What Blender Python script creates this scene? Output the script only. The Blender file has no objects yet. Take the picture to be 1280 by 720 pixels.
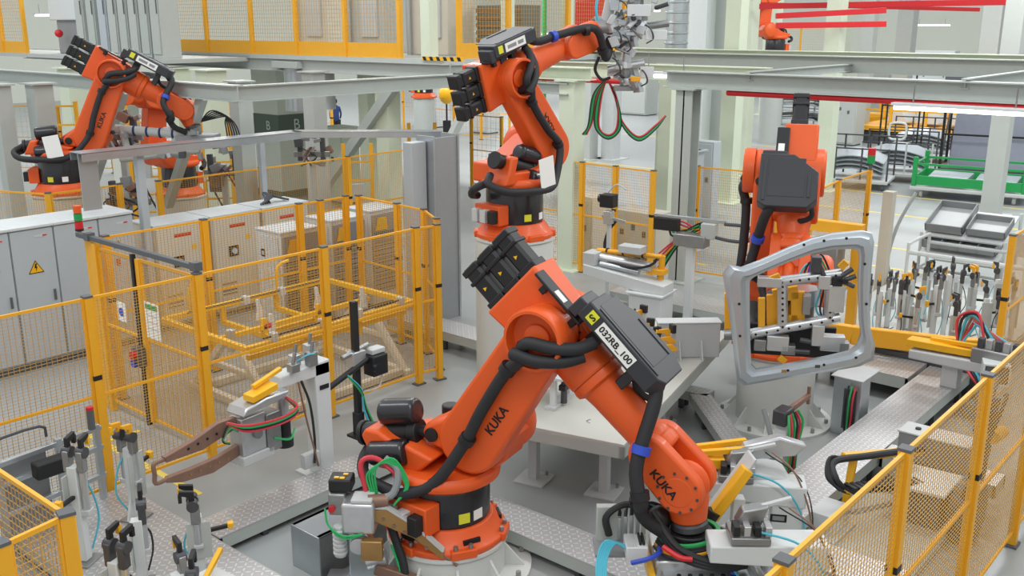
import bpy, bmesh, math, random
from mathutils import Vector as V, Matrix as M
PI=math.pi; rad=math.radians
random.seed(7)
SC=bpy.context.scene
COL=SC.collection
Z=V((0,0,1)); X=V((1,0,0)); Y=V((0,1,0))
# ---------- camera (a lift platform 4.8 m above the shop floor) ----------
FPX=1220.0; PITCH=math.atan2(330,FPX); HC=4.8; AZ=rad(40.5)
FWD=V((math.cos(AZ),math.sin(AZ),0)); RGT=V((math.sin(AZ),-math.cos(AZ),0))
CF=FWD*math.cos(PITCH)-Z*math.sin(PITCH); CU=FWD*math.sin(PITCH)+Z*math.cos(PITCH)
CP=V((0,0,HC))
def ray(px,py): return CF+RGT*((px-640)/FPX)-CU*((py-360)/FPX)
def G(px,py,z=0.0):
    r=ray(px,py); return CP+r*((z-HC)/r.z)
def D(px,py,d): return CP+ray(px,py)*d
def PX(p):
    v=V(p)-CP; d=v.dot(CF); return (640+FPX*v.dot(RGT)/d,360-FPX*v.dot(CU)/d,d)
def hgt(x,y,py):
    """height of the point above (x,y) that shows at picture row py"""
    lo,hi=-2.0,12.0
    for _ in range(40):
        m=(lo+hi)/2
        if PX((x,y,m))[1]>py: lo=m
        else: hi=m
    return (lo+hi)/2
# ---------- materials ----------
def lin(h):
    h=h.lstrip('#'); c=[int(h[i:i+2],16)/255 for i in (0,2,4)]
    return tuple((x/12.92 if x<=.04045 else ((x+.055)/1.055)**2.4) for x in c)+(1,)
MAT={}
def mat(name,hx,rough=.5,metal=0.,var=.06,scale=6.,bump=0.,emit=0.,coat=0.,alpha=1.,trans=0.):
    m=bpy.data.materials.new(name); m.use_nodes=True; nt=m.node_tree; b=nt.nodes['Principled BSDF']
    c=lin(hx); b.inputs['Roughness'].default_value=rough; b.inputs['Metallic'].default_value=metal
    b.inputs['Coat Weight'].default_value=coat
    tc=nt.nodes.new('ShaderNodeTexCoord'); n=nt.nodes.new('ShaderNodeTexNoise'); n.inputs['Scale'].default_value=scale
    n.inputs['Detail'].default_value=4
    nt.links.new(tc.outputs['Object'],n.inputs['Vector'])
    mx=nt.nodes.new('ShaderNodeMix'); mx.data_type='RGBA'
    mx.inputs[6].default_value=tuple(x*(1-var) for x in c[:3])+(1,); mx.inputs[7].default_value=tuple(min(1,x*(1+var)) for x in c[:3])+(1,)
    nt.links.new(n.outputs['Fac'],mx.inputs[0]); nt.links.new(mx.outputs[2],b.inputs['Base Color'])
    if bump:
        bp=nt.nodes.new('ShaderNodeBump'); bp.inputs['Strength'].default_value=bump; bp.inputs['Distance'].default_value=.01
        nt.links.new(n.outputs['Fac'],bp.inputs['Height']); nt.links.new(bp.outputs['Normal'],b.inputs['Normal'])
    if emit:
        b.inputs['Emission Color'].default_value=c; b.inputs['Emission Strength'].default_value=emit
    if alpha<1: b.inputs['Alpha'].default_value=alpha
    if trans: b.inputs['Transmission Weight'].default_value=trans
    MAT[name]=m; return m
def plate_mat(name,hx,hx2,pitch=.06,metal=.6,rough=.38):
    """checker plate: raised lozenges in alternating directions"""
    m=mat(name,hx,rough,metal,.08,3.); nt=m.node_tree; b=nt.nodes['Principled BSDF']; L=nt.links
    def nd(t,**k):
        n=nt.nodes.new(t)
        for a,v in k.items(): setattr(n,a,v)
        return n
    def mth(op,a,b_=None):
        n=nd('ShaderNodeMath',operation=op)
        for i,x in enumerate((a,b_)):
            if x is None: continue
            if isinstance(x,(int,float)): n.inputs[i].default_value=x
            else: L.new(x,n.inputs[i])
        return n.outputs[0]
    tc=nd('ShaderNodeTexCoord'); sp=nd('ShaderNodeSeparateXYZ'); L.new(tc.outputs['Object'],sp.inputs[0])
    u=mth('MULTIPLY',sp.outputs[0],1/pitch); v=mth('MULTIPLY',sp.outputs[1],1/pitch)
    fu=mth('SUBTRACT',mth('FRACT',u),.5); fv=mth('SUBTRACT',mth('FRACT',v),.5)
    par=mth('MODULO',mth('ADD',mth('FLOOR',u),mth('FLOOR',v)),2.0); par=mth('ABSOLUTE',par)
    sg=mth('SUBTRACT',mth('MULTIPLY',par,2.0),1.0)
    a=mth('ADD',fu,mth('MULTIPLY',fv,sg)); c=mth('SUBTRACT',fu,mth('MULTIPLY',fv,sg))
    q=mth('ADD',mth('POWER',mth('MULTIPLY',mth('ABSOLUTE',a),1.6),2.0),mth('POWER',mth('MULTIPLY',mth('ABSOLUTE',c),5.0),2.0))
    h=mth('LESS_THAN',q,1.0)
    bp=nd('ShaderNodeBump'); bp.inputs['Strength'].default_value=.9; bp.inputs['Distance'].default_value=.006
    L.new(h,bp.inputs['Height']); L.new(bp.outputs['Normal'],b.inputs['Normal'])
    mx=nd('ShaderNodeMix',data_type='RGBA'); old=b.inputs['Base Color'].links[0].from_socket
    L.new(h,mx.inputs[0]); L.new(old,mx.inputs[6]); mx.inputs[7].default_value=lin(hx2); L.new(mx.outputs[2],b.inputs['Base Color'])  # lozenge tops mixed lighter: a highlight put into the colour
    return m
mat('orange','#e65c1e',.46,0,.05,3,coat=.06); mat('black','#1b1c1f',.5,0,.15); mat('blackgloss','#1e2026',.3,0,.1,coat=.3); mat('rubber','#26272a',.62,0,.12)
mat('box_black','#33353a',.42,0,.08)
mat('yellow','#eeac24',.45,0,.05); mat('yellow_wire','#c99c50',.5,0,.04); mat('yellow_bright','#f2b61c',.4)  # yellow_wire is the fence yellow darkened, with shade put into its colour
mat('white','#d3d8d8',.5,0,.03); mat('pedestal','#d2d5d1',.55,0,.03); mat('beige','#cfc9ba',.55,0,.04); mat('cabinet','#b3bbc0',.5,0,.03); mat('cabinet_top','#ced4d5',.5)
mat('steel_paint','#c3cabc',.5,0,.04); mat('steel_pale','#d6dfc9',.5,0,.03); mat('grey_paint','#b7bcb8',.5,0,.04); mat('frame_paint','#b3bab5',.45,0,.05)
mat('alu','#c9ccce',.34,.75,.1,9.); mat('steel','#9a9c9c',.38,.8,.15,9.); mat('galv','#b9c0c4',.3,.75,.12,5.); mat('dark_steel','#55565a',.45,.5,.15)
mat('sheet','#c3c7c8',.42,.35,.05,5.); mat('body_steel','#b6bfc5',.32,.6,.06,4.)
mat('copper','#8f7060',.5,.35,.2,12.); mat('brass','#b08a56',.4,.6,.15); mat('darkgrey','#5a5d60',.55); mat('midgrey','#8b8f92',.5); mat('lightgrey','#c3c7c7',.5); mat('table_grey','#c3c4bc',.45,0,.04,2.)
mat('panel_lilac','#a3a7b8',.45,.25); mat('red','#cf2027',.42); mat('green','#1f9a50',.45); mat('blue','#2f4fc0',.45); mat('navy','#273a6e',.8); mat('cyan','#4fb8cf',.45); mat('green_wire','#28b060',.45); mat('red_wire','#d23a48',.45); mat('paper','#f2f2ee',.7,0,.02); mat('ink','#15151a',.6); mat('lime','#e2e23a',.5)
mat('kitegrey','#6f7670',.6); mat('wood','#8a6a45',.7); mat('skin','#c99a7c',.6); mat('shade_green','#5d6a60',.6)
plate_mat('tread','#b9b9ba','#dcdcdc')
# ---------- mesh builder ----------
def frame(xa,up=Z):
    xa=V(xa).normalized(); 
    if abs(xa.dot(V(up)))>.999: up=X if abs(xa.x)<.9 else Y
    ya=V(up).cross(xa).normalized(); za=xa.cross(ya)
    return M(((xa.x,ya.x,za.x),(xa.y,ya.y,za.y),(xa.z,ya.z,za.z)))
def catmull(pts,sub):
    pts=[V(p) for p in pts]
    if len(pts)<3 or sub<2: return pts
    P=[pts[0]*2-pts[1]]+pts+[pts[-1]*2-pts[-2]]; out=[]
    for i in range(1,len(P)-2):
        a,b,c,d=P[i-1:i+3]
        for k in range(sub):
            t=k/sub; t2=t*t; t3=t2*t
            out.append(.5*((2*b)+(c-a)*t+(2*a-5*b+4*c-d)*t2+(3*b-a-3*c+d)*t3))
    out.append(pts[-1]); return out
def hull2(circs,n=28):
    pts=[]
    for (cx,cy,r) in circs:
        for k in range(n): pts.append((cx+r*math.cos(2*PI*k/n),cy+r*math.sin(2*PI*k/n)))
    pts=sorted(set((round(a,5),round(b,5)) for a,b in pts))
    def half(ps):
        o=[]
        for p in ps:
            while len(o)>1 and (o[-1][0]-o[-2][0])*(p[1]-o[-2][1])-(o[-1][1]-o[-2][1])*(p[0]-o[-2][0])<=1e-9: o.pop()
            o.append(p)
        return o
    a=half(pts); b=half(pts[::-1]); return a[:-1]+b[:-1]
class MB:
    def __init__(s): s.v=[]; s.f=[]; s.m=M.Identity(4)
    def at(s,m): s.m=m; return s
    def add(s,vs,fs):
        o=len(s.v); s.v+=[s.m@V(p) for p in vs]; s.f+=[tuple(i+o for i in f) for f in fs]; return s
    def box(s,c,d,rot=None):
        c=V(c); hx,hy,hz=d[0]/2,d[1]/2,d[2]/2
        vs=[V((x,y,z)) for x in(-hx,hx) for y in(-hy,hy) for z in(-hz,hz)]
        if rot is not None: vs=[rot@p for p in vs]
        return s.add([c+p for p in vs],[(0,1,3,2),(4,6,7,5),(0,4,5,1),(2,3,7,6),(0,2,6,4),(1,5,7,3)])
    def b2(s,lo,hi): return s.box([(a+b)/2 for a,b in zip(lo,hi)],[abs(b-a) for a,b in zip(lo,hi)])
    def bar(s,p,q,w,h=None,up=Z):
        p=V(p);q=V(q); return s.box((p+q)/2,((q-p).length,w,h or w),frame(q-p,up))
    def cyl(s,p,q,r,r2=None,n=16):
        p=V(p);q=V(q); r2=r if r2 is None else r2; F=frame(q-p); a=F.col[1];b=F.col[2]; vs=[]
        for c,rr in((p,r),(q,r2)):
            for k in range(n): t=2*PI*k/n; vs.append(c+a*(rr*math.cos(t))+b*(rr*math.sin(t)))
        fs=[(k,(k+1)%n,n+(k+1)%n,n+k) for k in range(n)]+[tuple(range(n))[::-1],tuple(range(n,2*n))]
        return s.add(vs,fs)
    def tube(s,pts,r,n=8,sub=5):
        P=catmull(pts,sub); rings=[]; t0=(P[1]-P[0]).normalized(); a=frame(t0).col[1].copy(); vs=[]
        for i,p in enumerate(P):
            t=(P[min(i+1,len(P)-1)]-P[max(i-1,0)])
            t=t.normalized() if t.length>1e-9 else t0
            a=(a-t*a.dot(t)); a=a.normalized() if a.length>1e-6 else frame(t).col[1]; b=t.cross(a); t0=t
            rr=r(i/(len(P)-1)) if callable(r) else r
            vs+=[p+a*(rr*math.cos(2*PI*k/n))+b*(rr*math.sin(2*PI*k/n)) for k in range(n)]
        m=len(P); fs=[(i*n+k,i*n+(k+1)%n,(i+1)*n+(k+1)%n,(i+1)*n+k) for i in range(m-1) for k in range(n)]
        fs+=[tuple(range(n))[::-1],tuple(range((m-1)*n,m*n))]
        return s.add(vs,fs)
    def prism(s,o,axis,a,b):
        n=len(o)
        def pt(u,v,w): return {'x':(w,u,v),'y':(u,w,v),'z':(u,v,w)}[axis]
        vs=[pt(u,v,a) for u,v in o]+[pt(u,v,b) for u,v in o]
        return s.add(vs,[tuple(range(n))[::-1],tuple(range(n,2*n))]+[(k,(k+1)%n,n+(k+1)%n,n+k) for k in range(n)])
    def lathe(s,prof,o=(0,0,0),axis=Z,n=28):
        F=frame(axis); ax=F.col[0];a=F.col[1];b=F.col[2];o=V(o); vs=[];m=len(prof)
        for r,z in prof:
            for k in range(n): t=2*PI*k/n; vs.append(o+ax*z+a*(max(r,1e-4)*math.cos(t))+b*(max(r,1e-4)*math.sin(t)))
        fs=[(i*n+k,i*n+(k+1)%n,(i+1)*n+(k+1)%n,(i+1)*n+k) for i in range(m-1) for k in range(n)]
        fs+=[tuple(range(n))[::-1],tuple(range((m-1)*n,m*n))]
        return s.add(vs,fs)
    def ball(s,c,r,n=16,sc=(1,1,1)):
        c=V(c); k=n//2; vs=[];fs=[]
        for i in range(k+1):
            th=PI*i/k
            for j in range(n):
                ph=2*PI*j/n; vs.append(c+V((r*sc[0]*math.sin(th)*math.cos(ph)+1e-5*math.cos(ph),r*sc[1]*math.sin(th)*math.sin(ph)+1e-5*math.sin(ph),r*sc[2]*math.cos(th))))
        for i in range(k):
            for j in range(n): fs.append((i*n+j,(i+1)*n+j,(i+1)*n+(j+1)%n,i*n+(j+1)%n))
        return s.add(vs,fs)
    def build(s,name,m,parent=None,bevel=0.,seg=2,label=None):
        me=bpy.data.meshes.new(name); me.from_pydata([tuple(p) for p in s.v],[],s.f)
        bm=bmesh.new(); bm.from_mesh(me); bmesh.ops.recalc_face_normals(bm,faces=bm.faces); bm.to_mesh(me); bm.free()
        for p in me.polygons: p.use_smooth=True
        me.set_sharp_from_angle(angle=rad(38))
        me.materials.append(MAT[m] if isinstance(m,str) else m)
        o=bpy.data.objects.new(name,me); COL.objects.link(o)
        if parent is not None: o.parent=parent
        if bevel:
            b=o.modifiers.new('bevel','BEVEL'); b.width=bevel; b.segments=seg; b.limit_method='ANGLE'; b.angle_limit=rad(50)
        if label: o['label']=label
        return o
def tag(o,label,cat,group=None,kind=None):
    o['label']=label; o['category']=cat
    if group: o['group']=group
    if kind: o['kind']=kind
    return o
def thing(name,label,cat,loc=(0,0,0),rz=0.,group=None):
    o=bpy.data.objects.new(name,None); o.empty_display_size=.1; COL.objects.link(o)
    o.location=loc; o.rotation_euler=(0,0,rz); return tag(o,label,cat,group)
def struct(name,mb,m,bevel=0.):
    o=mb.build(name,m,None,bevel); o['kind']='structure'; return o
def kids(o): return [c for c in bpy.data.objects if c.parent==o]
def dup(root,loc,rz=0.,label=None,group=None,sc=None):
    r=root.copy(); COL.objects.link(r); r.location=loc; r.rotation_euler=(0,0,rz)
    if label: r['label']=label
    if group: r['group']=group
    if sc: r.scale=(sc,sc,sc)
    for c in kids(root):
        d=c.copy(); COL.objects.link(d); d.parent=r
        for g in kids(c):
            e=g.copy(); COL.objects.link(e); e.parent=d
    return r
def text(name,body,size,mtx,m,parent,bold=.0):
    """flat lettering with a little thickness; mtx maps text x/y/z into the parent's space"""
    cu=bpy.data.curves.new(name,'FONT'); cu.body=body; cu.size=size; cu.extrude=.001; cu.align_x='CENTER'; cu.align_y='CENTER'; cu.offset=bold; cu.resolution_u=3
    tmp=bpy.data.objects.new('tmp_text',cu); COL.objects.link(tmp); bpy.context.view_layer.update()
    dg=bpy.context.evaluated_depsgraph_get(); me=bpy.data.meshes.new_from_object(tmp.evaluated_get(dg)); bpy.data.objects.remove(tmp)
    bpy.data.curves.remove(cu)
    me.transform(mtx); me.materials.clear(); me.materials.append(MAT[m]); me.name=name
    o=bpy.data.objects.new(name,me); COL.objects.link(o); o.parent=parent; return o
def mtx(o,x,y):
    x=V(x).normalized(); y=(V(y)-x*V(y).dot(x)).normalized(); z=x.cross(y)
    return M(((x.x,y.x,z.x,o[0]),(x.y,y.y,z.y,o[1]),(x.z,y.z,z.z,o[2]),(0,0,0,1)))
# ---------- hall ----------
fl=struct('floor',MB().b2((-12,-30,-.1),(75,66,0)),None or 'midgrey')
def floor_material():
    m=mat('concrete','#9ea3a3',.32,0,.07,.35,.04); nt=m.node_tree; b=nt.nodes['Principled BSDF']; L=nt.links
    tc=nt.nodes.new('ShaderNodeTexCoord'); n=nt.nodes.new('ShaderNodeTexNoise'); n.inputs['Scale'].default_value=2.2; n.inputs['Detail'].default_value=8; n.inputs['Roughness'].default_value=.7
    L.new(tc.outputs['Object'],n.inputs['Vector']); mr=nt.nodes.new('ShaderNodeMapRange'); mr.inputs[3].default_value=.22; mr.inputs[4].default_value=.46
    L.new(n.outputs['Fac'],mr.inputs[0]); L.new(mr.outputs[0],b.inputs['Roughness'])
    return m
fl.data.materials[0]=floor_material()
mat('wall_cream','#dfe2d6',.7,0,.03,.6); mat('line_yellow','#e8d060',.5,0,.1,8)
struct('wall_rear',MB().b2((72,-30,0),(72.3,66,12)),'wall_cream')
struct('wall_left',MB().b2((-12,64,0),(72,64.3,12)),'wall_cream')
for i,(x0,y0,x1,y1) in enumerate(((2.4,10.6,5.45,10.68),(18.2,-3,18.3,7.6),(19.6,-3,19.7,8),(21.5,-3,21.6,9),(25.5,-2,25.6,14),(17.4,9.6,17.5,15),(19.8,9.6,19.9,17),(28.5,4,28.6,22),(37,6,37.1,30))):
    struct('floor_marking_%d'%(i+1),MB().b2((x0,y0,0),(x1,y1,.004)),'line_yellow')
struct('floor_marking_11',MB().b2((4.95,8.6,0),(5.03,11.2,.004)),'line_yellow')
def hbeam(mb,p,q,h,w,t=.02):
    """steel I beam from p to q (centre line of the top flange)"""
    p=V(p);q=V(q)
    mb.bar(p-Z*t/2,q-Z*t/2,w,t); mb.bar(p-Z*(h-t/2),q-Z*(h-t/2),w,t); mb.bar(p-Z*h/2,q-Z*h/2,t,h-2*t); return mb
CN=[0]
def column(x,y,z1,w=.28,m='steel_pale',z0=0,plate=True,h=False):
    CN[0]+=1; b=MB()
    if h:
        b.b2((x-w/2,y-w/2,z0),(x-w/2+.03,y+w/2,z1)).b2((x+w/2-.03,y-w/2,z0),(x+w/2,y+w/2,z1)).b2((x-w/2,y-.015,z0),(x+w/2,y+.015,z1))
    else: b.b2((x-w/2,y-w/2,z0),(x+w/2,y+w/2,z1))
    if plate: b.b2((x-w,y-w,z0),(x+w,y+w,z0+.03)).b2((x-w*.7,y-w*.7,z1-.03),(x+w*.7,y+w*.7,z1))
    return struct('column_%d'%CN[0],b,m)
def colpx(px,d,z1,w,m='steel_pale',h=False,z0=0):
    r=ray(px,200); r=V((r.x,r.y,0)); r=r*(d/ (r.dot(FWD))); return column(r.x,r.y,z1,w,m,z0,True,h)
BN=[0]
def beam(p,q,h,w,m='steel_pale'):
    BN[0]+=1; return struct('beam_%d'%BN[0],hbeam(MB(),p,q,h,w),m)
# steel frame across the right
column(15.44,11.65,3.76,.36); column(16.07,9.43,3.66,.34,'frame_paint',h=True)
beam((16.05,9.9,3.96),(16.05,-6,3.96),.30,.30,'frame_paint')
beam((15.44,14.2,4.0),(15.44,11.2,4.0),.24,.34); beam((17.6,15.5,4.0),(17.6,8.6,4.0),.30,.26); beam((20.5,17,4.15),(20.5,-7,4.15),.34,.3,'frame_paint'); beam((23.8,17,4.15),(23.8,-7,4.15),.24,.3,'steel_pale')
for y in (8.2,4.6,1.0,-2.6): beam((16.0,y,4.0),(23.8,y,4.0),.16,.12,'frame_paint')
colpx(833,24,3.9,.34); colpx(868,21,2.2,.3,'cabinet'); colpx(911,27,9,.44); colpx(1031,29,9,.44); colpx(895,33,9,.4,'grey_paint')
column(27.0,6.75,9.5,.44,'grey_paint'); colpx(1117,46,9.5,.7,'grey_paint'); colpx(1072,42,9.5,.5,'frame_paint'); colpx(1221,40,9.5,.7,'grey_paint'); colpx(1278,33,9.5,.3,'steel_pale')
colpx(925,32,9.5,.5); colpx(955,54,9.5,.7); colpx(1040,50,9.5,.6); colpx(870,33,9.5,.65,'white'); colpx(735,36,9.5,.5,'grey_paint'); colpx(763,36,9.5,.5,'lightgrey')
# mezzanine on the left
struct('mezzanine_slab',MB().b2((14.9,14.6,3.98),(22,30,4.08)).b2((12.6,21.4,3.9),(15.0,34,4.0)),'grey_paint')
beam((9.2,24,3.86),(9.2,13.6,3.86),.26,.22,'frame_paint'); beam((14.9,34,4.0),(14.9,14.4,4.0),.30,.22,'grey_paint'); beam((9.2,13.8,3.84),(15.4,13.8,3.84),.26,.2,'frame_paint'); beam((14.9,14.6,3.98),(22,14.6,3.98),.2,.18,'grey_paint')
beam((15.3,15.2,3.7),(15.3,11.6,3.7),.22,.2,'frame_paint')
for (px,d,w,m) in ((60,17.6,.34,'frame_paint'),(12,17.2,.26,'frame_paint'),(103,24,.5,'steel_pale'),(232,24,.42,'steel_pale'),(306,18.3,.30,'frame_paint'),(397,22,.36,'grey_paint'),(463,24,.34,'steel_pale'),(487,22.5,.4,'steel_pale'),(272,23,.5,'steel_pale'),(160,27,.6,'wall_cream')):
    colpx(px,d,3.8,w,m)
column(15.1,15.2,7.5,.26,'steel_pale',4.0,False); column(17.3,14.9,7.5,.22,'steel_pale',4.0,False); column(19.5,14.9,7.5,.22,'steel_pale',4.0,False); 
struct('brace_1',MB().bar((15.0,19.2,.6),(15.0,16.0,3.7),.2,.22),'frame_paint'); struct('brace_2',MB().bar((9.3,19.4,1.2),(9.3,17.4,3.6),.16,.16),'frame_paint'); struct('brace_3',MB().bar((9.3,16.2,1.6),(9.3,14.8,3.6),.14,.14),'frame_paint'); struct('brace_4',MB().bar((13.8,14.2,1.4),(15.6,14.2,3.7),.14,.16),'frame_paint')
# rooms under the mezzanine
wc=D(346,120,27); wc.z=0
struct('wall_inner',MB().b2((wc.x,wc.y,0),(wc.x+1.6,wc.y+1.15,3.85)),'wall_cream')
struct('wall_inner_dado',MB().b2((wc.x-.02,wc.y-.02,1.75),(wc.x+1.62,wc.y+1.17,2.35)).b2((wc.x-.02,wc.y-.02,0),(wc.x+1.62,wc.y+1.17,.2)),'shade_green')
t=text('wall_letter','B',.36,mtx((wc.x-.03,wc.y+.45,2.03),(0,-1,0),(0,0,1)),'white',None); tag(t,'white letter B on the left face of the dark green band','sign')
t=text('wall_letter','B',.42,mtx((wc.x+.6,wc.y-.03,2.05),(1,0,0),(0,0,1)),'white',None); tag(t,'white letter B on the right face of the dark green band','sign')
# red service pipes
def pipe(name,pts,r,m,label,cat='pipe',group=None,n=12):
    o=MB(); 
    for a,b in zip(pts,pts[1:]): o.cyl(a,b,r,n=n)
    return tag(o.build(name,m),label,cat,group)
pipe('red_pipe',[(17.0,18.5,3.66),(17.0,11.2,3.66)],.055,'red','red pipe seen below the deck beams, left of the tall robot','pipe','red service pipes')
pipe('red_pipe',[(16.0,8.6,3.612),(16.0,-6,3.612)],.05,'red','long red pipe running along the underside of the front steel beam','pipe','red service pipes')
def rb(px0,py0,px1,py1,d0,d1,w,label):
    o=MB().bar(D(px0,py0,d0),D(px1,py1,d1),w,w).build('busbar_rail','red',None,.01); tag(o,label,'rail','red overhead busbar rails')
rb(950,8,1285,2,30,26,.16,'topmost of the red overhead rails, reaching the right edge')
rb(945,5,1225,12,33,30,.12,'long thin red overhead rail just under the topmost one')
rb(970,20,1107,13,27,27,.15,'short red overhead rail between the long rail and the lowest one')
rb(970,32,1107,30,26,26,.15,'lowest of the red overhead rails, ending at the pale column')
# ---------- fences ----------
def wires(mb,p,q,z0,z1,pv=.05,ph=.032,t=.0040):
    p=V(p);q=V(q);d=(q-p);L=d.length;d.normalize()
    n=max(2,int(L/pv)); m=max(2,int((z1-z0)/ph))
    for i in range(1,n): c=p+d*(L*i/n); mb.bar(c+Z*z0,c+Z*z1,t,t)
    for j in range(1,m): z=z0+(z1-z0)*j/m; mb.bar(p+Z*z,q+Z*z,t,t)
    return mb
def fence(label,pts,h=2.2,m='yellow',wm='yellow_wire',mid=True,skip=(),base=0.,pw=.08,pv=.05,ph=.032,post_at=None,z0=.16):
    o=V((pts[0][0],pts[0][1],base)); r=thing('safety_fence',label,'fence',o,0,'yellow wire mesh safety fences')
    P=[V((x,y,0))-V((o.x,o.y,0)) for x,y in pts]
    for i,p in enumerate(P):
        d=(P[min(i+1,len(P)-1)]-P[max(i-1,0)]).normalized(); s=V((-d.y,d.x,0))
        F=M(((d.x,s.x,0),(d.y,s.y,0),(0,0,1)))
        po=MB().box(p+Z*h/2,(pw,pw,h),F).build('post',m,r,.004)
        MB().box(p+Z*(h+.008),(pw+.008,pw+.008,.02),F).build('cap','darkgrey',po); MB().box(p+Z*.01,(pw*2.,pw*1.5,.02),F).build('foot_plate','darkgrey',po)
        MB().box(p+Z*(h*.62),(pw*1.06,pw*1.06,.05),F).build('bracket','black',po)
    for i,(p,q) in enumerate(zip(P,P[1:])):
        if i in skip: continue
        d=(q-p).normalized(); a=p+d*(pw*.5+.012); b=q-d*(pw*.5+.012); f=MB()
        for z in ([z0,h-.015]+([h*.53] if mid else [])): f.bar(a+Z*z,b+Z*z,.025,.028)
        for e in(a,b): f.bar(e+Z*z0,e+Z*(h-.01),.03,.028,d)
        fo=f.build('panel_frame',m,r); wires(MB(),a,b,z0,h-.02,pv,ph).build('wire_mesh',wm,fo)
    return r
fence('yellow mesh fence corner in the bottom left corner, nearest the viewer',[(2.1,8.4),(2.1,6.7),(2.1,5.02),(1.72,4.96),(.2,4.96)],pv=.05,ph=.05)
fence('long yellow fence in front of the grey cabinets and the yellow lift frame',[(.95,9.2),(2.62,9.2),(4.32,9.2),(5.54,9.2),(7.26,9.2),(8.80,9.2),(9.12,9.12)])
fence('yellow fence at the back of the left cell, in front of the beige cabinets',[(5.86,11.8),(7.28,11.8),(8.9,11.8),(9.3,11.8),(9.8,11.8)])
fence('short yellow fence closing the right end of the left cell, by the perforated grey panel',[(9.95,11.66),(9.87,10.7),(9.8,10.05),(9.42,9.42)])
fence('yellow fence running up the right edge at the bottom right corner',[(2.4,1.8),(4.21,1.8),(5.95,1.8),(7.73,1.8),(9.45,1.8),(11.2,1.8)],pv=.05,ph=.034)
fence('yellow fence behind the tall pedestal, in the upper middle left of the steel post',[(15.4,13.6),(15.32,11.28),(15.28,10.47),(15.24,9.60)],ph=.05,pv=.04)
fence('yellow fence between the steel post and the robot with the car frame',[(16.3,9.3),(16.38,8.3),(16.4,7.4)],ph=.05,pv=.04)
fence('tall yellow fence rising to the right behind the car body frame',[(14.9,6.4),(16.44,6.6),(17.99,6.65)],2.2,ph=.05,pv=.05)
fence('yellow fence post and panel at the right edge behind the clamp stands',[(13.4,3.05),(15.2,3.05),(17,3.05)],2.2)
fence('yellow fence below the rear left robot, behind the grey cabinets',[(6.3,17.0),(6.9,15.6),(8.1,15.6)],2.2)
fence('far yellow fence in front of the small far robot',[(8.7,15.4),(10.8,15.4),(12.9,15.4),(15,15.4)],2.2)
# sliding door between the two long fences
t=thing('sliding_gate','yellow mesh sliding gate with black top rail and red interlock, left of lift frame','gate',(5.6,9.36,0))
for k,y in enumerate((2.15,2.27,2.39,2.5)): MB().b2((-.05+.03*k,y-.04,0),(.03+.03*k,y+.04,2.2)).build('post','yellow',t,.004)
MB().b2((-.06,-.12,2.23),(.0,2.55,2.29)).build('top_rail','darkgrey',t,.006)
MB().b2((-.08,-.16,2.225),(.02,-.06,2.32)).build('end_stop','darkgrey',t); MB().b2((-.08,2.2,2.225),(.02,2.3,2.32)).build('end_stop','darkgrey',t)
MB().b2((-.05,1.22,.05),(.0,1.27,2.2)).build('door_channel','black',t)
MB().b2((-.03,1.13,.1),(.02,1.21,2.15)).build('post','yellow',t,.004)
for y0,y1 in((.05,1.12),(1.28,2.1)):
    f=MB()
    for z in(.14,1.17,2.14): f.bar((0,y0,z),(0,y1,z),.025,.03)
    [f.bar((0,e,.14),(0,e,2.14),.03,.028,Y) for e in(y0,y1)]; fo=f.build('panel_frame','yellow',t); wires(MB(),(0,y0,0),(0,y1,0),.14,2.14).build('wire_mesh','yellow_wire',fo)
il=MB().b2((-.14,1.14,.84),(-.04,1.3,1.08)).build('interlock_box','darkgrey',t,.01)
MB().cyl((-.14,1.19,1.0),(-.2,1.19,1.0),.05).build('button','red',il); MB().b2((-.17,1.2,.84),(-.13,1.28,.92)).build('key_tag','blue',il)
s=MB().b2((-.03,.78,1.22),(-.02,1.08,1.66)).build('notice_board','paper',t); MB().b2((-.034,.80,1.58),(-.03,1.06,1.64)).build('header_band','green',s)
for z in(1.5,1.42,1.34): MB().b2((-.033,.83,z),(-.03,1.03,z+.012)).build('text_line','lightgrey',s)
s=MB().b2((-.03,1.55,1.30),(-.02,1.74,1.54)).build('pictogram_sign','paper',t); MB().lathe([(0,0),(.055,0),(.055,.004),(0,.004)],(-.03,1.645,1.42),-X,20).build('pictogram','blue',s)
# stack light on the corner
t=thing('signal_tower','small signal tower with orange, green and red lenses on the fence corner','signal light',(5.62,11.95,2.2))
MB().cyl((0,0,0),(0,0,.12),.02).build('stem','darkgrey',t)
for k,c in enumerate(('red','green','orange')): MB().cyl((0,0,.12+.1*k),(0,0,.21+.1*k),.05).build('lens',c,t)
MB().cyl((0,0,.09),(0,0,.12),.052).build('base_ring','black',t)
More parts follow.
